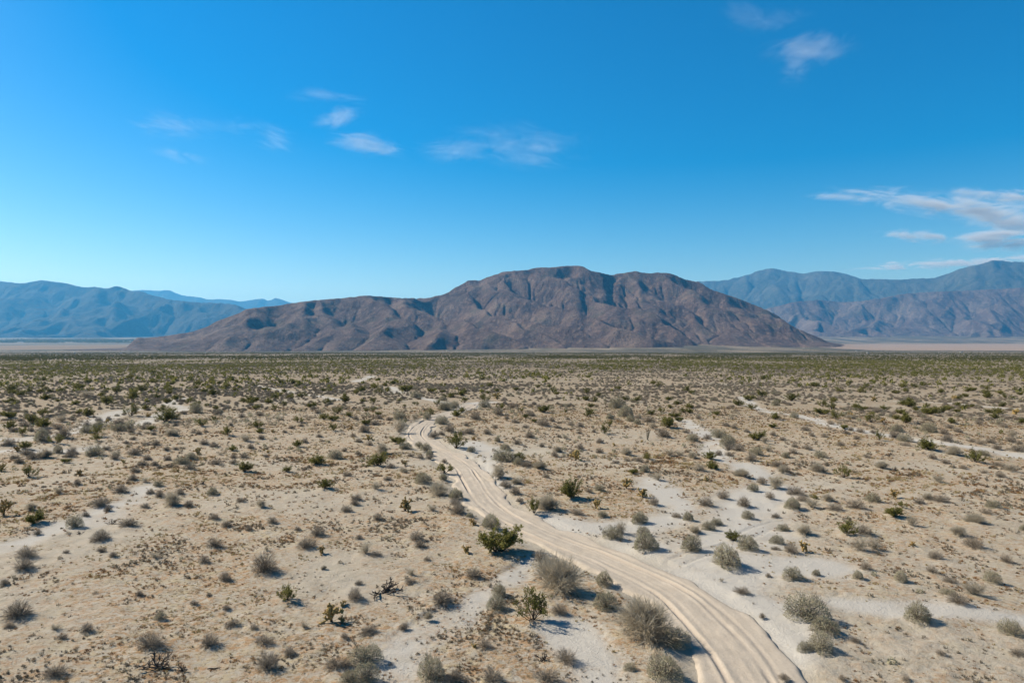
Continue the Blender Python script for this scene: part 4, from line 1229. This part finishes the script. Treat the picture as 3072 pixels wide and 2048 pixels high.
# creosote: density per square metre falls with distance, in drifts
A = R(90) / 2
cre = []
for r0, r1, lam in ((95, 150, 1 / 260), (150, 230, 1 / 85), (230, 420, 1 / 32), (420, 800, 1 / 25), (800, 1500, 1 / 42), (1500, 3000, 1 / 110), (3000, 5200, 1 / 330)):
    area = A * (r1 * r1 - r0 * r0)
    x, y, r = wedge(int(area * lam * 1.8), r0, r1)
    m = rng.uniform(0, 1.8, len(x)) < clump(x, y)
    m &= y > 30
    cre.append(np.stack([x[m], y[m]], 1))
cre = np.concatenate(cre)
cre = cre[keep_clear(cre[:, 0], cre[:, 1], 4.5) & off_plants(cre[:, 0], cre[:, 1], 1.0)]
cre_w = np.clip(rng.normal(1.5, 0.45, len(cre)), 0.7, 2.9)
cre_u = 1536 + F * cre[:, 0] / cre[:, 1]
size = np.where((cre_u > 20) & (cre_u < 3050), cre_w / cre[:, 1], 0)
n_more = 300 - sum(p['k'] == 'c' for p in plants)
order = np.argsort(-size)
for i in order[:n_more]:
    x, y = cre[i]
    plants.append(dict(k='c', x=x, y=y, w=float(cre_w[i]), u=float(cre_u[i]), v=float(1024 + F * (SLOPE + CAM_H / y)), key='more'))
cre_rest = order[n_more:]

# ------------------------------------------------------------------ labels: what it looks like and where it stands
LANDMARK = {   # key, kind -> (own label, how others refer to it)
 ('B1085', 'c'): ('largest dark green creosote bush, full and spreading, at the edge of the track', 'the largest creosote'),
 ('B1325', 'c'): ('leggy creosote bush with bare stems below yellow-green tufts, between wash and track', 'the leggy creosote'),
 ('B1330', 'c'): ('dense upright dark green creosote bush with a bare grey shrub right behind it', 'the dense upright creosote'),
 ('B2100', 'w'): ('largest bare grey twiggy shrub, spreading wide at the edge of the track', 'the largest bare shrub'),
 ('B1490', 'w'): ('second largest bare grey shrub, wispy, between the pale wash and the track', 'the wispy bare shrub'),
 ('C310', 'b'): ('round grey-green burrobush alone on open white sand beside the track', 'the lone round burrobush'),
 ('C855', 'b'): ('largest burrobush right of the track, backmost of a cluster of four', 'the clustered burrobushes'),
 ('C755', 'b'): None,
 ('A1985', 'c'): ('small bright green creosote bush alone on rust-coloured dry litter, lower left quarter', 'the lone green creosote'),
 ('A2285', 'h'): ('yellow cholla cactus with twisted low arms, near the lone green creosote', 'the twisted yellow cholla'),
 ('A1080', 'k'): ('largest dark dead cholla skeleton, sprawled on the litter near the bottom edge', 'the largest dead cholla'),
 ('B280', 'k'): ('sprawling dead cholla with thin dark arms on litter left of the wash', 'the sprawling dead cholla'),
 ('C825', 'h'): ('upright yellow cholla beside a rounded grey shrub on white sand', 'the upright yellow cholla'),
 ('C1125', 'c'): ('bright green creosote bush on white sand with pale bare shrubs in front', 'the sand-flat creosote'),
 ('C1110', 'c'): ('tall yellowish creosote bush standing alone right of the sandy wash', 'the tall yellowish creosote'),
 ('A245', 'c'): ('green creosote bush near the left edge, on grey bare sand', 'the left-edge creosote'),
 ('A2240', 'c'): ('tall olive creosote bush left of the track, casting a clear shadow', 'the tall olive creosote'),
 ('A1825', 'd'): ('widest grey-brown bursage mound, low and dark, on litter left of the wash', 'the widest bursage'),
 ('E790', 'c'): ('dark rounded creosote bush inside the curve of the track', 'the curve creosote'),
 ('E1120', 'b'): ('big olive burrobush beside the sandy clearing, a creosote against it', 'the big olive burrobush'),
 ('E395', 'c'): ('dark green creosote bush just left of the track below its bend', 'the bend creosote'),
 ('E2110', 'o'): ('ocotillo with tall thin grey wands rising above the low shrubs', 'the ocotillo'),
 ('E910', 'g'): ('golden dry grass tuft glowing beside the curve creosote', 'the golden tuft'),
 ('F515', 'c'): ('green creosote bush with a small bare shrub in front, beside a sandy wash', 'the wash-side creosote'),
 ('F1695', 'c'): ('wide creosote bush on the long pale wash, towards the right edge', 'the long-wash creosote'),
 ('F1700', 'c'): ('dark broad creosote bush, doubled by another, far towards the dry lake', 'the broad far creosote'),
 ('D390', 'c'): ('low yellow-green creosote bush in front of a big grey shrub mound', 'the low yellow-green creosote'),
 ('D1145', 'c'): ('wide dark creosote bush in a clump at the end of a white wash', 'the clump creosote'),
 ('D2185', 'c'): ('broad olive creosote bush left of the bend, alone on dry ground', 'the lone olive creosote'),
 ('E250', 'c'): ('broad dark creosote bush left of the track with grey shrubs around', 'the left-bank creosote'),
 ('E1815', 'c'): ('tall ragged creosote bush with a grey bursage leaning against it', 'the ragged creosote'),
 ('D665', 'c'): ('rounded creosote bush at the edge of the white sand patch towards the left', 'the white-patch creosote'),
 ('E1395', 'c'): ('creosote bush standing apart on the tan flat beyond the bend', 'the tan-flat creosote'),
 ('F2175', 'c'): ('dark broad creosote bush beyond the long wash, close to the right edge', 'the right-edge creosote'),
 ('D280', 'c'): ('dark creosote bush far out on the left, before the blue mountains', 'the far-left creosote'),
 ('A1480', 'l'): ('dark fallen dead branch lying on the litter near the bottom edge', None),
 ('B170', 'b'): ('large rounded burrobush on the eroded left bank of the wash', 'the wash-bank burrobush'),
 ('B2225', 'b'): ('large dark burrobush at the bottom, right beside the track', 'the bottom burrobush'),
 ('B2300', 'b'): ('grey-green burrobush pressed against the right side of the largest bare shrub', None),
}
KIND_TXT = {'c': ('creosote bush', 'creosote', 'shrub'), 'b': ('grey-green burrobush', 'burrobush', 'shrub'), 'd': ('grey-brown bursage', 'bursage', 'shrub'),
            'w': ('bare grey twiggy shrub', 'bare shrub', 'shrub'), 'h': ('yellow cholla cactus', 'cholla', 'cactus'), 'k': ('dark dead cholla', 'dead cholla', 'dead cactus'),
            'o': ('ocotillo', 'ocotillo', 'cactus-like shrub'), 'g': ('golden dry grass tuft', 'golden tuft', 'grass tuft'), 'l': ('fallen branch', 'branch', 'branch')}
GROUP = {'c': 'creosote bushes dotted over the plain', 'b': 'grey-green burrobushes on the sand', 'd': 'grey-brown bursage mounds on the plain', 'w': 'bare twiggy shrubs on the plain',
         'h': 'cholla cacti on the plain', 'k': 'dead cholla skeletons', 'g': 'golden grass tufts', 'o': 'ocotillos', 'l': 'fallen branches'}
ORD = ['first', 'second', 'third', 'fourth', 'fifth', 'sixth', 'seventh', 'eighth', 'ninth', 'tenth', 'eleventh', 'twelfth', 'thirteenth', 'fourteenth', 'fifteenth', 'sixteenth']
# at most 300 bursage mounds stand alone, the smallest join the stuff
ds = sorted((p for p in plants if p['k'] == 'd'), key=lambda p: -p['w'] / p['y'])
small_d = ds[300:]
plants = [p for p in plants if not any(p is q for q in small_d)]
marks = []
for p in plants:
    lm = LANDMARK.get((p['key'], p['k']))
    if lm:
        p['label'] = lm[0]
        if lm[1]: marks.append((p['u'], p['v'] - 12, lm[1], p))
marks += [(1250, 1300, "the track's sharp bend", None), (1408, 1217, 'the sandy patch past the bend', None), (1180, 1172, 'the small far patch of white sand', None)]
UV = {k: np.array([(p['u'], p['v']) for p in plants if p['k'] == k]) for k in KIND_TXT}
med = {k: np.quantile([p['w'] for p in plants if p['k'] == k], [0.3, 0.7]) for k in KIND_TXT if any(p['k'] == k for p in plants)}
def sector(du, dv):
    return np.where(np.abs(du) > 1.6 * np.abs(dv), np.where(du < 0, 0, 1), np.where(dv < 0, 2, 3))
DIRW = ['left of', 'right of', 'beyond', 'in front of']
for p in plants:
    if 'label' in p: continue
    best = None
    for mu, mv, ref, q in marks:
        du, dv = p['u'] - mu, p['v'] - 12 - mv
        dist = math.hypot(du, dv)
        if dist > 1000: continue
        sec = int(sector(np.array(du), np.array(dv)))
        all_ = UV[p['k']]
        dU, dV = all_[:, 0] - mu, all_[:, 1] - 12 - mv
        dd = np.hypot(dU, dV)
        rank = int(((sector(dU, dV) == sec) & (dd < dist - 1e-6) & (dd > 1)).sum())
        score = rank + dist / 260
        if rank < len(ORD) and (best is None or score < best[0]): best = (score, rank, sec, ref)
    sz = 'small' if p['w'] < med[p['k']][0] else ('large' if p['w'] > med[p['k']][1] else 'mid-sized')
    full, short, _ = KIND_TXT[p['k']]
    if best:
        p['label'] = f"{sz} {full}, {ORD[best[1]]} {short} {DIRW[best[2]]} {best[3]}"
    else:
        zone = 'towards the blue mountains' if p['u'] < 800 else ('towards the brown mountain' if p['u'] < 2100 else 'towards the dry lake')
        p['label'] = f"{sz} {full} far out in the scrub {zone}"

# ------------------------------------------------------------------ place the plants, each a thing of its own
prs = np.random.default_rng(99)
px_, py_ = np.array([p['x'] for p in plants]), np.array([p['y'] for p in plants])
pz_ = ground_z(px_, py_)
PICK = {('B1085', 'c'): (0, 0.9), ('B1325', 'c'): (5, 1.0), ('B1330', 'c'): (2, 1.15), ('B2100', 'w'): (0, 1.0), ('B1490', 'w'): (3, 1.05), ('A1080', 'k'): (0, 1.0), ('B280', 'k'): (1, 1.0), ('B1390', 'k'): (2, 1.3)}
for p, gz in zip(plants, pz_):
    k = p['k']
    pi, zs = PICK.get((p['key'], k), (int(prs.integers(0, len(PROTO[k]))), prs.uniform(0.68, 0.98) if k == 'c' else prs.uniform(0.85, 1.12)))
    pro = PROTO[k][pi]
    mound = min(0.16, 0.09 * p['w'] + 0.02) * 0.75 if (k in 'cbdw' and p['y'] < 130) else 0.0
    loc = (p['x'], p['y'], gz + mound)
    w = p['w'] * {'h': 1.12, 'd': 0.9, 'c': 0.94}.get(k, 1.0)
    if k == 'o': w = p['w'] * 1.0
    sq = prs.uniform(0.84, 1.16) if k in 'cbdwh' else 1.0
    scl = (w * sq, w / sq, w * zs)
    rot = prs.uniform(0, 6.28) if k != 'l' else 0.3
    name = KINDS[k]
    if isinstance(pro, list):
        o = bpy.data.objects.new(name, None)
        COL.objects.link(o)
        o.empty_display_size = 0.2
        for pn, me in pro:
            ch = bpy.data.objects.new(pn, me)
            COL.objects.link(ch)
            ch.parent = o
    else:
        o = link(name, pro)
    o.location, o.scale, o.rotation_euler = loc, scl, (prs.normal() * 0.06, prs.normal() * 0.06, rot)
    tag(o, p['label'], KIND_TXT[k][2], GROUP[k])

# ------------------------------------------------------------------ stuff: instances nobody would count
def joined(parts, name):
    """one light mesh out of a plant's part meshes, materials kept."""
    vs, fs4, mi, mats, n = [], [], [], [], 0
    for i, (_, me) in enumerate(parts):
        v = np.empty(len(me.vertices) * 3, np.float32); me.vertices.foreach_get('co', v)
        v = v.reshape(-1, 3)
        tot = np.empty(len(me.polygons), np.int32); me.polygons.foreach_get('loop_total', tot)
        li = np.empty(len(me.loops), np.int32); me.loops.foreach_get('vertex_index', li)
        st = np.concatenate([[0], np.cumsum(tot)[:-1]])
        q = tot == 4
        fs4.append(li[st[q][:, None] + np.arange(4)] + n); mi.append(np.full(q.sum(), i, np.int32))
        vs.append(v); n += len(v); mats.append(me.materials[0])
    me = mesh_np(name, np.concatenate(vs), np.concatenate(fs4))
    for m in mats: me.materials.append(m)
    me.polygons.foreach_set('material_index', np.concatenate(mi))
    return me

def lod(seed, kind, n, s, h):
    """the same plant with few, larger leaf faces, for the far plain."""
    rs = np.random.default_rng(seed)
    b = MB()
    lump = (0.18, *rs.uniform(0, 6.28, 3))
    c = dome_points(n, rs, h, lump, 0.35, 0.0)
    if kind == 'c': c[:, 2] += 0.12 * h
    b.leaves(c, s, rs, 0.0, 0.7)
    return b.mesh('far_shrub_shape', M['creosote_leaf' if kind == 'c' else ('burro_leaf' if kind == 'b' else 'bursage_leaf')])

def scatter(name, protos, x, y, z, scale, zsc, pick, label, rs):
    """one object of kind stuff: its points carry instances of the given meshes."""
    n = len(x)
    me = bpy.data.meshes.new(name)
    me.vertices.add(n)
    me.vertices.foreach_set('co', np.stack([x, y, z], 1).astype(np.float32).ravel())
    a = me.attributes.new('iscale', 'FLOAT_VECTOR', 'POINT'); a.data.foreach_set('vector', np.stack([scale, scale, scale * zsc], 1).astype(np.float32).ravel())
    a = me.attributes.new('irot', 'FLOAT_VECTOR', 'POINT'); a.data.foreach_set('vector', np.stack([0 * x, 0 * x, rs.uniform(0, 6.28, n)], 1).astype(np.float32).ravel())
    a = me.attributes.new('ipick', 'INT', 'POINT'); a.data.foreach_set('value', pick.astype(np.int32))
    o = link(name, me)
    ng = bpy.data.node_groups.new(name + '_nodes', 'GeometryNodeTree')
    ng.interface.new_socket('Geometry', in_out='INPUT', socket_type='NodeSocketGeometry')
    ng.interface.new_socket('Geometry', in_out='OUTPUT', socket_type='NodeSocketGeometry')
    gi, go = ng.nodes.new('NodeGroupInput'), ng.nodes.new('NodeGroupOutput')
    jn = ng.nodes.new('GeometryNodeJoinGeometry')
    for pm in protos:
        src = bpy.data.objects.new('shape', pm)
        oi = ng.nodes.new('GeometryNodeObjectInfo')
        oi.inputs['Object'].default_value = src
        oi.inputs['As Instance'].default_value = True
        ng.links.new(oi.outputs['Geometry'], jn.inputs[0])
    ip = ng.nodes.new('GeometryNodeInstanceOnPoints')
    ip.inputs['Pick Instance'].default_value = True
    def named(nm, typ):
        nd = ng.nodes.new('GeometryNodeInputNamedAttribute'); nd.data_type = typ
        nd.inputs['Name'].default_value = nm
        return nd.outputs['Attribute']
    ng.links.new(gi.outputs[0], ip.inputs['Points'])
    ng.links.new(jn.outputs[0], ip.inputs['Instance'])
    ng.links.new(named('ipick', 'INT'), ip.inputs['Instance Index'])
    ng.links.new(named('iscale', 'FLOAT_VECTOR'), ip.inputs['Scale'])
    er = ng.nodes.new('FunctionNodeEulerToRotation')
    ng.links.new(named('irot', 'FLOAT_VECTOR'), er.inputs[0])
    ng.links.new(er.outputs[0], ip.inputs['Rotation'])
    ng.links.new(ip.outputs[0], go.inputs[0])
    md = o.modifiers.new('scatter', 'NODES'); md.node_group = ng
    return tag(o, label, kind='stuff')

srs = np.random.default_rng(5)
xy, wv = cre[cre_rest], cre_w[cre_rest]
z = ground_z(xy[:, 0], xy[:, 1])
rr = np.hypot(xy[:, 0], xy[:, 1])
pm = [joined(PROTO['c'][i], 'creosote_shape') for i in (0, 1, 3)] + [lod(900 + i, 'c', 46, 0.26, 0.66) for i in range(3)] + [lod(910 + i, 'c', 13, 0.5, 0.66) for i in range(3)]
pick = np.where(rr < 330, 0, np.where(rr < 900, 3, 6)) + srs.integers(0, 3, len(rr))
scatter('distant_creosote_scrub', pm, xy[:, 0], xy[:, 1], z, wv, srs.uniform(0.75, 1.1, len(rr)), pick, 'dense dark creosote scrub covering the far plain', srs)

# low grey shrubs between the creosotes
gs = []
for r0, r1, lam in ((26, 60, 1 / 12), (60, 110, 1 / 6.5), (110, 260, 1 / 3.2), (260, 700, 1 / 6.5)):
    x, y, r = wedge(int(A * (r1 * r1 - r0 * r0) * lam * 1.5), r0, r1, rs=srs)
    m = srs.uniform(0, 1.5, len(x)) < np.clip(0.6 + 1.3 * fbm(x / 14, y / 14, 3, 91) + 0.8 * fbm(x / 70, y / 70, 2, 95), 0.05, 1.5)
    gs.append(np.stack([x[m], y[m]], 1))
gs = np.concatenate(gs)
gs = gs[keep_clear(gs[:, 0], gs[:, 1], 2.9, 0.6) & off_plants(gs[:, 0], gs[:, 1], 0.5)]
rr = np.hypot(gs[:, 0], gs[:, 1])
gw = np.where(rr < 75, srs.uniform(0.18, 0.42, len(rr)), np.where(rr < 120, srs.uniform(0.25, 0.65, len(rr)), srs.uniform(0.4, 1.05, len(rr))))
xs = np.concatenate([gs[:, 0], [p['x'] for p in small_d]]); ys = np.concatenate([gs[:, 1], [p['y'] for p in small_d]]); gw = np.concatenate([gw, [p['w'] for p in small_d]])
rr = np.hypot(xs, ys)
pm = [joined(PROTO['d'][i], 'bursage_shape') for i in (0, 2, 3)] + [joined(PROTO['b'][1], 'burrobush_shape')] + [lod(920 + i, 'd' if i < 3 else 'b', 70, 0.2, 0.55) for i in range(4)]
pick = np.where(rr < 140, 0, 4) + srs.integers(0, 4, len(rr))
scatter('low_scrub', pm, xs, ys, ground_z(xs, ys), gw, srs.uniform(0.8, 1.2, len(rr)), pick, 'small grey and brown tufts of low scrub between the bushes', srs)

# dried annual plants that carpet the sand near by
an = []
for r0, r1, lam in ((20, 34, 52), (34, 50, 36), (50, 80, 17), (80, 150, 6)):
    x, y, r = wedge(int(A * (r1 * r1 - r0 * r0) * lam), r0, r1, rs=srs)
    s, _, rd = masks(x, y)
    L = np.clip(0.55 + 0.7 * (fbm(x / 9, y / 9, 4, 21) + 0.5 * fbm(x / 40, y / 40, 2, 25)), 0, 1) * (1 - s) * sstep(1.9, 3.4, rd) + 0.02 * (rd > 2.2)
    L = L * np.clip(0.6 + 2.2 * fbm(x / 1.3, y / 1.3, 3, 97), 0.03, 1.6)
    m = srs.uniform(0, 1, len(x)) < L
    an.append(np.stack([x[m], y[m]], 1))
an = np.concatenate(an)
hue = fbm(an[:, 0] / 3.5, an[:, 1] / 3.5, 4, 101) + 0.2 * srs.normal(size=len(an))
pick = np.where(hue > 0.16, 0, np.where(hue < -0.12, 2, 4)) + srs.integers(0, 2, len(an))
pick = np.where(srs.uniform(0, 1, len(an)) < 0.14, 4 + srs.integers(0, 2, len(an)), pick)
pm = [make_grass(740, 16, 0.34, 'annual_rust', 3.2), make_grass(741, 20, 0.28, 'annual_rust', 3.2), make_grass(742, 16, 0.36, 'annual_straw', 3.2), make_grass(743, 20, 0.3, 'annual_straw', 3.2),
      make_grass(744, 14, 0.5, 'annual_grey', 3.2), make_grass(745, 18, 0.4, 'annual_grey', 3.2)]
xs, ys = an[:, 0], an[:, 1]
sc = srs.uniform(0.12, 0.38, len(xs)) * np.clip(np.hypot(xs, ys) / 45, 0.8, 1.7)
scatter('dry_annual_plants', pm, xs, ys, ground_z(xs, ys) + 0.0, sc, srs.uniform(0.6, 1.1, len(xs)), pick, 'rust and straw coloured dried annual plants carpeting the sand', srs)
# the dark belt of trees before the far blue mountains
n = 5200
tu, td = srs.uniform(-260, 640, n), srs.uniform(8300, 10400, n)
keep = fbm(tu / 30, td / 260, 3, 111) > -0.12
tu, td = tu[keep], td[keep]
tx = (tu - 1536) / F * td
tz = plane_z(tx, td)
scatter('distant_tree_belt', [lod(950 + i, 'c', 40, 0.3, 0.7) for i in range(3)], tx, td, tz, srs.uniform(14, 30, len(tx)), srs.uniform(0.7, 1.1, len(tx)), srs.integers(0, 3, len(tx)), 'dark belt of trees before the far blue mountains', srs)
print('individuals', len(plants), 'creosote stuff', len(cre_rest), 'low scrub', len(gs), 'annuals', len(an))
